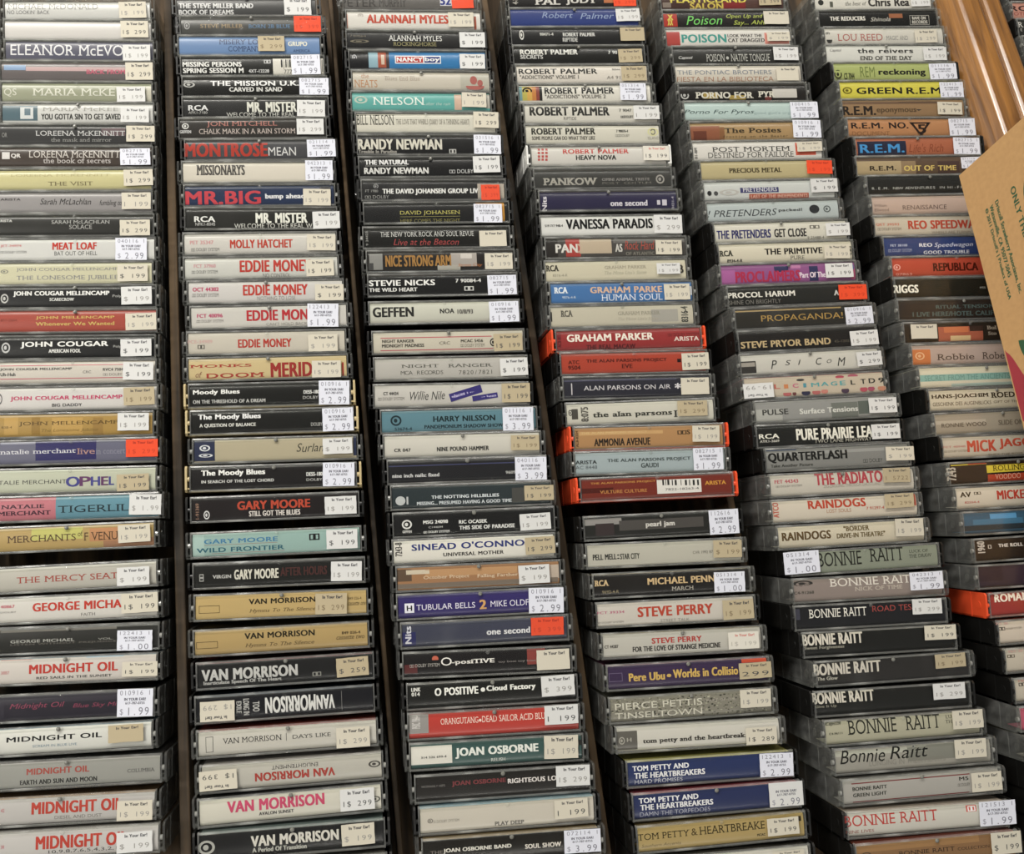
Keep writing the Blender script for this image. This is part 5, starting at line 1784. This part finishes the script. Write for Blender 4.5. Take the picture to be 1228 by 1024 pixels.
D|180,126,102|49.2|-4.4|6.5|3.7
D|168,78,90|18.9|5.0|6.5|2.2
D|168,93,108|28.7|5.3|7.7|2.6
D|57,57,57|-10.0|4.2|5.8|1.7
T|b|183,96,87|-27.3|0.4|3.9|3.1|L
T|b|192,126,84|-20.8|0.2|2.8|2.8|I
T|b|183,96,123|-13.9|0.4|3.9|2.8|C
T|b|81,138,150|-7.2|0.3|1.9|2.9|I
T|b|84,153,156|0.4|0.4|5.6|2.7|M
T|b|84,153,156|7.4|0.6|5.2|2.8|A
T|b|84,153,156|14.2|0.5|4.5|2.8|G
T|b|84,153,156|20.7|0.6|3.9|3.1|E
T|b|42,42,39|28.2|0.7|3.1|3.1|L
T|b|42,42,39|35.8|1.0|3.5|3.3|T
T|b|42,42,39|42.3|1.2|4.5|3.3|D
T|b|42,42,39|49.2|1.3|3.9|3.3|9
Q|N|w|-41.4|-1.9|21.6|10.2|19-99
#5|188.63|-49.43|0.12|-0.43|14.31|c|141,141,138|57,57,57|0|grey spine cassette, white lettering, white sticker, twenty-first from top, fifth column
B|168,168,162|-42.3|-2.2|21.2|8.2
B|90,96,90|39.0|-0.4|30.8|9.0
B|108,111,105|13.6|-1.8|19.3|11.3
T|b|66,66,63|-36.6|-0.3|18.2|3.8|PULSE
T|b|204,204,198|2.0|-0.9|42.1|3.6|Surface Tensions
P|N|w|41.0|0.2|20.5|10.4|1$ 199
#5|186.36|-67.67|0.06|-1.18|14.65|k|24,24,21|57,57,54|0|black spine cassette, white lettering, white sticker, twenty-second from top, fifth column
T|b|225,222,210|-42.4|0.1|14.0|3.1|RCA
T|b|186,183,174|-42.2|-3.2|13.6|1.7|AYK1-3669
T|b|225,222,210|4.4|0.3|54.3|7.6|PURE PRAIRIE LEA
T|s|183,180,168|10.4|-4.7|41.3|2.6|TWO LANE HIGHWAY
P|N|w|40.8|-0.3|20.6|10.1|1$ 199
#5|189.37|-84.90|0.05|-1.21|14.71|k|126,126,123|57,57,57|0|grey spine cassette, black lettering, cream sticker, twenty-third from top, fifth column
B|147,147,144|-9.8|4.1|87.0|2.2
B|60,75,102|-39.6|7.1|21.4|1.8
T|b|24,24,21|-21.4|1.4|55.5|6.8|QUARTERFLASH
T|b|48,48,42|-33.1|-3.9|29.5|1.9|Take Another Picture
T|s|57,57,51|24.7|-3.3|14.1|2.6|□□ DOLBY
P|N|c|43.9|0.4|20.4|9.5|$ 199
#5|188.60|-102.97|-0.02|-1.15|15.13|c|198,192,180|180,174,159|1|pale grey spine cassette, red lettering, tan sticker, twenty-fourth from top, fifth column
T|b|174,63,72|4.6|3.4|47.2|7.7|THE RADIATO
T|b|177,87,96|-39.4|2.8|16.3|2.4|FET 44343
T|s|90,87,78|-37.9|-0.4|18.1|1.3|□□ DOLBY SYSTEM
T|s|141,135,123|6.7|-1.9|40.7|2.2|ZIG-ZAGGING THROUGH GHOSTLAND
P|N|t|38.1|3.1|19.4|9.7|1 5722
#5|186.41|-120.69|-0.05|-1.16|15.27|c|201,192,177|120,114,111|0|cream spine cassette, red lettering, tan sticker, twenty-fifth from top, fifth column
T|b|177,69,48|-5.6|3.4|39.9|5.5|RAINDOGS
T|s|159,108,81|-4.6|-1.4|17.1|2.4|LOST SOULS
T|b|180,111,96|21.0|-0.9|12.5|1.9|7 91297-4
T|v|180,96,81|-48.3|1.2|3.9|9.7|ATCO
B|177,87,69|49.5|3.3|1.7|8.4
P|N|t|37.8|3.0|20.6|9.4|1$ 299
#5|186.82|-138.49|-0.07|-1.27|15.38|c|204,195,174|120,117,111|1|cream spine cassette, brown lettering, cream sticker, twenty-sixth from top, fifth column
T|b|90,69,36|-31.4|0.6|33.2|5.3|RAINDOGS
T|b|105,90,57|3.6|3.6|17.5|3.3|"BORDER
T|b|105,90,57|6.4|-0.8|33.5|3.2|DRIVE-IN THEATRE"
P|N|c|40.0|2.2|19.8|11.6|1$ 199
#5|191.95|-156.28|-0.07|-1.06|15.40|k|132,138,123|39,39,45|0|grey spine cassette, black lettering, white dated sticker, twenty-seventh from top, fifth column
T|r|33,33,27|-17.8|1.6|30.7|9.1|BONNIE
T|r|33,33,27|15.1|2.8|23.5|8.6|RAITT
T|r|51,51,45|37.6|3.4|13.3|2.0|LUCK OF
T|r|51,51,45|38.6|0.2|15.9|2.3|THE DRAW
P|D|p|-44.1|0.9|24.1|14.2|1.00 051314
#5|190.04|-174.56|-0.13|-1.81|15.69|c|138,126,120|120,117,111|0|brown spine cassette, white lettering, white dated sticker, twenty-eighth from top, fifth column
T|r|219,213,204|1.4|4.1|55.5|5.1|BONNIE RAIT
T|r|192,183,171|6.8|-0.7|32.7|2.5|NICK OF TIME
O|51,48,45|-44.5|4.6|13.8|3.7
T|h|51,48,45|-44.2|4.0|10.7|2.7|Capitol
T|b|75,72,66|-44.0|-1.2|13.2|1.8|C4-91268
P|D|p|39.4|2.3|22.9|11.4|1.99 042313
#5|187.48|-192.05|-0.14|-1.99|15.76|k|24,24,27|69,66,60|0|black spine cassette, white lettering, white sticker, twenty-ninth from top, fifth column
B|60,60,72|-49.5|2.4|3.7|6.8
T|r|222,219,210|-22.3|2.3|38.9|5.6|BONNIE RAITT
T|s|156,69,63|14.5|3.3|26.7|3.7|ROAD TES
P|N|w|37.9|3.2|20.3|9.7|1$ 299
#5|189.42|-209.38|-0.13|-2.09|15.70|k|21,21,18|120,117,111|0|black spine cassette, white lettering, cream sticker, thirtieth from top, fifth column
T|b|210,204,192|-31.4|3.0|39.5|6.8|BONNIE RAITT
T|b|144,141,129|-37.4|-2.2|26.3|2.5|Sweet Forgiveness
P|N|c|40.5|3.4|21.5|9.1|1$ 199
#5|194.07|-227.48|-0.13|-1.58|15.71|c|30,27,24|78,78,72|1|black spine cassette, white lettering, tan sticker, thirty-first from top, fifth column
T|b|207,201,189|-30.5|2.6|43.9|7.0|BONNIE RAITT
T|b|177,174,162|-44.2|-3.0|13.4|2.1|The Glow
P|N|t|38.0|2.9|20.6|8.8|1$ 199
#5|189.21|-245.88|-0.20|-1.94|16.09|k|24,24,21|24,24,21|0|black spine cassette, white lettering, white sticker, thirty-second from top, fifth column
T|b|207,201,189|-32.5|3.6|40.0|6.7|BONNIE RAITT
T|b|129,126,114|-44.2|-1.7|13.8|2.1|Give It Up
P|N|w|37.1|3.0|21.4|9.9|1$ 299
#5|191.66|-263.42|-0.17|-1.66|15.93|c|171,168,147|111,105,96|0|olive spine cassette, black lettering, cream sticker, thirty-third from top, fifth column
O|111,111,96|-45.6|5.5|11.0|3.6
T|h|45,45,36|-45.2|5.5|10.3|2.8|Capitol
T|b|78,78,63|-44.1|-0.4|8.5|1.3|C4-96111
T|r|42,42,33|-20.2|4.3|31.9|8.8|BONNIE
T|r|42,42,33|13.2|4.4|22.8|8.5|RAITT
T|r|60,60,51|30.7|4.5|4.4|2.0|LU
T|r|60,60,51|30.4|1.6|4.4|2.0|TH
P|N|c|42.4|2.4|20.3|11.2|1$ 199
#5|194.19|-280.82|-0.17|-1.81|15.92|c|153,150,141|42,42,48|0|grey spine cassette, black lettering, cream sticker, thirty-fourth from top, fifth column
B|174,174,162|-22.8|4.4|63.3|2.8
B|126,126,117|14.8|1.7|37.2|9.1
T|h|27,27,21|-33.1|2.5|29.2|7.9|Bonnie
T|h|27,27,21|-2.9|4.1|25.2|7.6|Raitt
T|s|129,126,117|-4.2|-2.4|49.6|3.2|LONGING IN THEIR HEARTS
P|N|c|36.9|2.4|20.8|11.3|1$ 199
#5|195.07|-298.61|-0.17|-1.58|15.92|c|165,162,156|123,120,114|0|grey spine cassette, black lettering, cream sticker, thirty-fifth from top, fifth column
B|120,48,51|-6.7|4.9|76.6|0.6
B|120,48,51|-7.0|-6.0|75.4|0.6
T|b|51,51,45|-33.6|1.8|21.9|2.1|BONNIE RAITT
T|b|51,51,45|-33.8|-1.9|21.3|2.1|GREEN LIGHT
T|b|51,51,45|27.5|2.5|5.9|2.1|M5
T|s|78,75,69|27.3|-1.1|8.0|1.9|□□ DOLBY
P|N|c|41.6|-0.1|19.9|11.3|1$ 199
#5|194.01|-317.43|-0.21|-2.19|16.14|k|198,195,186|204,189,174|0|pale grey spine cassette, red lettering, white dated sticker, thirty-sixth from top, fifth column
T|r|180,66,60|-23.6|2.2|59.7|6.3|BONNIE RAITT
T|r|138,72,63|-43.4|-4.1|17.9|1.8|NINE LIVES
B|195,102,93|28.4|4.2|6.7|3.7
T|b|237,237,237|28.6|4.1|4.6|2.8|□□
P|D|p|44.4|0.8|23.5|14.5|1.99 121513
#5|195.23|-335.27|-0.21|-1.60|16.13|k|132,99,66|138,72,57|0|brown spine cassette, black lettering, cream sticker, thirty-seventh from top, fifth column
B|150,114,75|-12.2|4.8|79.2|4.1
T|r|51,36,24|-6.6|0.2|35.7|2.4|BONNIE RAITT
T|r|60,42,30|23.5|-0.3|20.6|1.7|COLLECTION
O|75,60,45|-44.6|1.2|6.0|3.2
P|N|c|43.9|1.0|19.3|12.9|$ 199
#6|308.34|302.82|-0.23|0.33|16.24|c|204,201,192|99,93,84|0|white spine cassette, black lettering, white sticker, topmost, sixth column
T|b|54,51,48|13.4|-0.8|35.2|6.6|Chris Rea
T|i|84,84,75|-15.4|-1.7|18.3|3.1|the best of
D|45,45,42|-45.5|-0.6|4.8|4.6
B|84,84,75|-36.5|-2.2|2.7|4.6
P|N|w|40.4|-0.3|16.7|9.8|1$ 199
#6|308.33|285.22|-0.25|0.16|16.33|c|21,21,18|111,108,102|0|black spine cassette, white lettering, second from top, sixth column
B|147,93,63|15.5|2.2|11.8|3.7
T|b|213,210,201|-26.3|0.3|30.0|3.4|THE REDUCERS
T|h|192,189,180|1.9|-0.6|17.3|3.5|Shinola
L|192,189,180|35.9|-1.5|16.9|7.8
T|b|192,189,180|35.5|0.1|11.7|2.6|RAVE ON
T|b|192,189,180|36.0|-3.2|13.2|2.6|RECORDS
#6|309.34|267.55|-0.14|-0.27|15.74|c|195,192,183|36,36,42|0|white spine cassette, pink lettering, cream sticker, third from top, sixth column
T|r|162,96,90|-20.9|-0.9|38.6|5.6|LOU REED
T|r|135,135,132|10.8|-1.6|18.8|3.5|MAGIC AND
O|69,69,63|-48.0|2.4|3.6|2.4
D|45,45,42|-47.1|-3.2|4.7|4.5
P|N|c|35.1|-0.9|19.1|11.0|1$ 299
#6|306.66|249.90|-0.15|-0.60|15.82|c|201,201,195|54,54,54|0|white spine cassette, black lettering, white sticker, fourth from top, sixth column
T|b|45,45,42|-0.6|2.6|47.2|3.8|the reivers
T|R|69,69,63|-0.2|-3.4|43.9|3.2|END OF THE DAY
T|h|45,45,42|-42.6|2.9|9.8|3.0|Capitol
P|N|w|40.9|-0.6|19.7|11.0|1$ 199
#6|309.14|232.56|-0.03|-0.73|15.17|k|159,168,105|102,96,87|0|olive spine cassette, black lettering, white dated sticker, fifth from top, sixth column
T|b|30,30,21|6.5|-1.0|39.3|6.1|reckoning
T|s|105,117,63|-22.7|-0.2|12.3|8.6|REM
O|48,48,27|-47.4|-2.1|6.5|7.2
T|b|54,57,33|-38.2|-3.6|8.5|4.8|CS 7044
P|D|p|40.7|-0.6|23.1|12.9|1.99 011116
#6|310.15|214.68|-0.12|-0.62|15.65|c|198,189,75|36,36,42|0|gold spine cassette, black lettering, white dated sticker, sixth from top, sixth column
T|b|27,27,12|-18.0|-0.3|37.6|5.1|GREEN
T|b|27,27,12|19.3|-0.6|28.7|5.1|R.E.M
O|102,93,21|-44.6|-0.0|8.1|5.4
P|D|p|42.3|-0.6|19.9|12.4|1.99 122413
#6|308.40|197.28|-0.10|-0.81|15.55|c|138,111,81|84,78,72|0|brown spine cassette, black lettering, cream sticker, seventh from top, sixth column
B|99,75,54|-11.9|4.6|81.8|2.1
Z|42,42,42|12.3|1.6|32.7|7.4
T|b|36,27,18|-37.1|-1.5|26.6|6.9|R.E.M.
T|b|84,66,45|-6.3|-2.2|32.7|4.2|eponymous
P|N|c|37.8|-0.8|20.7|10.1|1$ 199
#6|308.80|179.47|-0.13|-1.24|15.71|c|171,123,84|66,60,57|0|orange spine cassette, black lettering, white dated sticker, eighth from top, sixth column
T|b|36,21,12|-35.0|1.6|25.7|4.6|R.E.M.
T|b|36,21,12|-9.1|1.7|15.5|4.9|NO.
T|b|36,21,12|9.9|-1.2|6.3|6.9|5
Y|36,21,12|8.8|-1.0|17.7|10.1
T|s|129,90,57|-32.2|-4.6|30.9|3.1|DOCUMENT
P|D|p|42.9|-0.4|21.9|13.7|1.99 082715
#6|310.94|161.75|-0.01|-0.70|15.04|k|159,93,66|54,54,54|0|orange spine cassette, blue lettering, white dated sticker, ninth from top, sixth column
B|30,33,54|-29.5|-0.9|39.8|11.1
T|b|66,138,195|-29.4|-1.2|35.6|6.5|R.E.M.
T|h|129,66,42|6.7|-1.4|28.6|6.9|Life's Rich
P|D|p|39.7|-0.7|21.8|13.2|1.99 082715
#6|307.60|144.40|0.01|-0.89|14.95|k|87,69,54|105,96,90|0|brown spine cassette, gold lettering, white dated sticker, tenth from top, sixth column
B|165,147,114|-32.7|-1.5|36.5|11.0
B|135,114,87|-8.7|-1.9|11.9|11.3
B|69,51,45|24.1|-2.4|17.9|11.2
T|b|45,36,24|-29.7|-1.7|20.9|3.5|R.E.M.
T|b|204,180,105|-0.2|-2.0|24.6|4.0|OUT OF
T|b|204,180,105|22.8|-2.1|14.6|3.7|TIME
P|D|p|41.9|1.2|16.1|8.8|1.99 011116
#6|312.17|126.95|-0.03|-0.95|15.15|c|30,30,27|57,57,57|0|black spine cassette, pale grey lettering, eleventh from top, sixth column
T|m|180,180,174|-11.1|-2.2|72.5|1.9|R.E.M. NEW ADVENTURES IN HI-FI
#6|311.66|109.57|-0.03|-0.79|15.19|c|180,159,147|87,78,75|0|pale pink spine cassette, grey lettering, twelfth from top, sixth column
T|s|87,72,69|-8.7|-1.9|35.5|3.4|RENAISSANCE
T|s|105,90,84|-44.2|0.1|10.0|2.1|William
T|s|105,90,84|-43.3|-3.2|11.3|2.2|Ellwood
#6|309.54|91.46|-0.09|-1.38|15.50|k|186,177,162|186,177,162|0|cream spine cassette, red lettering, thirteenth from top, sixth column
T|b|171,69,54|2.5|0.7|53.0|6.4|REO SPEEDWA
T|s|123,114,102|10.4|-5.2|32.3|2.0|WHEELS ARE TURNIN'
T|b|186,117,99|-40.6|1.1|18.2|2.1|QET 39593
T|s|90,84,72|-39.3|-2.2|18.6|2.1|□□ DOLBY SYSTEM
#6|312.45|73.74|-0.15|-1.23|15.82|k|42,60,108|39,39,45|0|blue spine cassette, white lettering, fourteenth from top, sixth column
T|b|216,216,222|-17.7|1.0|10.1|2.6|REO
T|h|204,207,222|4.5|0.4|30.9|4.4|Speedwagon
T|b|204,204,213|-1.6|-4.6|36.1|2.4|GOOD TROUBLE
T|b|171,180,201|-38.9|1.1|13.1|1.7|FET 38100
T|s|156,162,183|-38.3|-2.7|18.5|2.3|□□ DOLBY SYSTEM
#6|314.62|56.30|-0.06|-1.47|15.35|c|171,69,51|87,81,75|0|red spine cassette, maroon lettering, fifteenth from top, sixth column
T|b|69,21,12|-0.9|-0.3|35.0|6.0|REPUBLICA
O|222,159,147|-47.0|-0.0|5.5|4.6
T|s|222,159,147|-41.7|-5.1|12.5|1.7|07863
#6|312.81|38.74|-0.09|-1.67|15.50|k|30,30,24|117,114,108|0|black spine cassette, white lettering, sixteenth from top, sixth column
T|b|234,231,219|-42.5|-0.3|18.6|5.7|RIGGS
T|s|183,180,171|17.4|-0.4|4.3|1.5|M5S
#6|310.91|21.19|-0.14|-1.64|15.76|c|42,36,33|87,81,75|0|black spine cassette, teal lettering, seventeenth from top, sixth column
T|b|78,93,90|0.8|1.9|44.9|2.6|RITUAL TENSION
T|b|78,93,90|-6.5|-3.2|66.9|3.3|I LIVE HERE/HOTEL CALIFO
#6|310.72|2.92|-0.28|-1.46|16.48|c|39,33,27|108,102,93|0|black spine cassette, tan lettering, cream sticker, eighteenth from top, sixth column
B|162,90,69|-7.4|-1.2|34.4|10.5
B|57,42,36|4.8|2.2|10.4|3.7
B|201,174,132|-7.7|-4.4|15.6|3.6
B|189,111,75|-10.8|1.8|18.8|4.0
T|R|156,144,129|16.9|2.6|7.3|2.6|Bul
T|R|156,144,129|17.0|-1.6|6.3|2.4|Sto
P|N|c|-36.3|0.9|20.0|10.5|-
#6|312.41|-14.59|-0.30|-1.61|16.55|c|171,153,144|108,102,93|0|brown spine cassette, brown lettering, nineteenth from top, sixth column
B|189,114,69|-44.6|-1.3|15.5|10.8
O|216,168,126|-45.0|-0.6|7.2|5.6
T|r|72,60,54|-17.8|-1.8|28.5|4.3|Robbie
T|r|72,60,54|11.1|-1.6|17.1|5.0|Robe
#6|313.45|-32.11|-0.25|-1.35|16.31|c|204,198,177|204,198,177|0|cream spine cassette, teal lettering, twentieth from top, sixth column
B|132,171,162|-15.8|-0.2|69.4|4.7
B|168,186,177|-3.8|-5.7|46.3|2.1
T|s|102,141,135|-14.6|-0.3|64.8|3.9|SECRET FROM THE ANCIENTS
#6|316.36|-49.58|-0.27|-1.28|16.41|k|198,189,168|108,102,93|0|cream spine cassette, black lettering, twenty-first from top, sixth column
T|R|48,39,27|-27.6|2.4|43.0|3.4|HANS-JOACHIM
T|R|48,39,27|6.6|2.4|21.3|3.8|ROEDE
T|s|75,63,48|-26.5|-2.6|44.0|2.6|GESCHENK DES AUGENBLICKS
T|s|75,63,48|7.1|-2.5|19.4|1.7|GIFT OF THE
#6|315.81|-67.16|-0.15|-0.94|15.83|c|153,144,129|60,60,60|0|brown spine cassette, black lettering, twenty-second from top, sixth column
B|174,165,150|-33.0|1.1|40.5|2.5
T|s|51,39,30|-29.3|-0.9|33.4|2.9|RONNIE WOOD
T|b|108,99,87|5.9|-0.7|18.4|3.4|SLIDE ON
#6|317.12|-84.79|-0.11|-1.37|15.62|k|186,177,162|90,84,78|0|cream spine cassette, red lettering, twenty-third from top, sixth column
T|b|180,75,57|-22.1|0.3|20.9|7.8|MICK
T|b|180,75,57|2.7|1.0|22.7|7.1|JAGG
T|b|177,114,108|-42.5|0.5|16.2|1.3|FCT 40940
T|s|93,84,72|-41.6|-2.6|17.1|1.4|□□ DOLBY SYSTEM
T|s|126,117,102|-4.6|-5.9|25.6|1.2|SHE'S THE BOSS
#6|316.96|-103.40|-0.24|-0.75|16.29|c|39,30,27|111,102,93|0|black spine cassette, dim lettering, twenty-fourth from top, sixth column
B|207,186,69|-36.0|5.9|26.4|0.7
B|156,54,45|-29.7|6.1|13.6|0.8
B|207,186,63|-2.6|2.0|41.5|5.1
B|171,66,45|-2.7|-4.3|40.4|5.0
T|r|39,33,18|-5.0|2.4|27.6|3.8|ROLLING'S
T|r|216,165,141|-8.1|-3.5|19.1|3.6|VOODOO
T|v|183,174,162|-49.6|-0.0|6.8|8.6|7243
#6|317.03|-121.45|-0.28|-1.36|16.45|c|201,192,177|111,105,93|0|pale grey spine cassette, red lettering, twenty-fifth from top, sixth column
T|b|174,60,48|-8.7|1.1|24.0|6.0|MICKEY
T|b|51,42,30|-43.8|2.5|7.6|3.4|AV
T|b|51,42,30|-35.1|3.1|4.9|1.7|□□
T|b|177,105,99|-39.5|-2.8|10.5|1.4|82554-4
#6|317.45|-139.14|-0.17|-1.42|15.91|c|51,87,111|69,66,60|1|blue spine cassette, twenty-sixth from top, sixth column
B|30,45,54|-28.4|-3.3|50.8|3.5
B|87,150,195|-21.6|3.9|19.2|3.6
B|63,111,141|-25.8|0.6|36.2|3.5
#6|320.22|-157.56|-0.21|-0.84|16.12|c|39,30,24|42,42,48|0|black spine cassette, pale grey lettering, twenty-seventh from top, sixth column
T|b|222,213,204|-24.6|2.4|17.6|2.2|THE ROLL
T|v|186,177,168|-45.9|2.2|5.1|7.5|1960
T|b|186,177,168|-39.8|2.1|2.2|2.4|□
#6|317.94|-175.89|-0.29|-1.46|16.51|c|51,39,51|93,84,81|0|black spine cassette, twenty-eighth from top, sixth column
B|42,30,42|-43.1|2.5|19.6|10.8
#6|320.91|-194.21|-0.34|-0.71|16.76|o|150,54,48|150,54,48|0|red spine cassette, cream lettering, twenty-ninth from top, sixth column
T|b|237,225,210|-35.0|4.5|24.1|5.0|ROMAN
O|120,48,42|-50.3|5.4|7.2|6.4
#6|322.02|-212.26|-0.45|-0.55|17.24|k|204,192,177|114,105,96|0|cream spine cassette, pale pink lettering, thirtieth from top, sixth column
T|b|210,168,162|-48.1|7.6|8.4|1.7|PET 36
T|b|51,42,33|-48.5|2.6|4.4|2.0|□□
T|s|78,69,54|-40.1|2.3|10.9|1.2|DOLBY SYSTEM
#6|321.67|-230.88|-0.58|-1.13|17.81|k|192,183,168|192,183,168|0|cream spine cassette, pale pink lettering, thirty-first from top, sixth column
T|b|210,159,156|-43.1|6.8|9.7|1.6|FET 37
T|b|78,69,54|-47.0|3.0|4.9|1.9|□□
#6|322.64|-249.13|-0.60|-0.38|17.90|k|192,183,168|72,69,63|0|cream spine cassette, pink lettering, thirty-second from top, sixth column
T|b|192,135,129|-44.2|7.0|6.8|1.5|FET
T|b|51,42,33|-45.6|3.7|4.5|1.9|□□
#6|320.97|-266.99|-0.56|-0.83|17.72|c|183,87,108|42,42,48|0|red spine cassette, thirty-third from top, sixth column
B|198,105,123|-51.5|9.8|6.6|4.6
#2|-181.91|-306.02|-0.00|-1.72|15.00|k|21,21,21|114,111,105|0|black spine cassette, thirty-third from top, second column
#6|321.47|-284.74|-0.00|-0.83|15.00|c|150,144,132|114,108,99|0|grey spine cassette, thirty-fourth from top, sixth column
#6|321.97|-302.49|-0.00|-0.83|15.00|k|195,186,171|45,45,51|0|cream spine cassette, thirty-fifth from top, sixth column
#6|322.47|-320.24|-0.00|-0.83|15.00|k|27,27,24|126,123,117|0|black spine cassette, thirty-sixth from top, sixth column
#6|322.97|-337.99|-0.00|-0.83|15.00|k|117,108,99|117,108,99|0|brown spine cassette, thirty-seventh from top, sixth column
#7|480.20|309.50|-0.00|-0.40|15.00|c|54,45,39|84,78,75|0|black spine cassette, topmost, bin beyond the rail
#7|479.80|291.80|-0.00|-0.40|15.00|c|177,126,111|84,78,75|0|pink spine cassette, black lettering, second from top, bin beyond the rail
T|b|54,33,30|-44.5|2.0|17.3|4.6|RO
T|s|129,60,54|-46.5|-3.1|11.4|3.7|JOTI
#7|479.40|274.10|-0.00|-0.40|15.00|k|39,39,36|57,57,57|0|black spine cassette, white lettering, third from top, bin beyond the rail
T|r|201,198,192|-48.2|2.9|4.6|4.7|R
T|s|168,165,159|-48.2|-1.7|2.2|2.4|t
#7|479.00|256.40|-0.00|-0.40|15.00|c|57,57,54|87,81,75|0|black spine cassette, fourth from top, bin beyond the rail
#7|478.60|238.70|-0.00|-0.40|15.00|c|87,81,75|87,81,75|0|brown spine cassette, fifth from top, bin beyond the rail'''
cur = None
def flush():
    if cur:
        cassette(*cur)
for line in DATA.split('\n'):
    if line[0] == '#':
        flush()
        a = line[1:].split('|')
        cur = [int(a[0])] + [float(q) for q in a[1:6]] + [a[6], a[7], a[8], a[9] == '1', a[10], []]
    else:
        cur[11].append(line.split('|'))
flush()
bpy.context.view_layer.update()
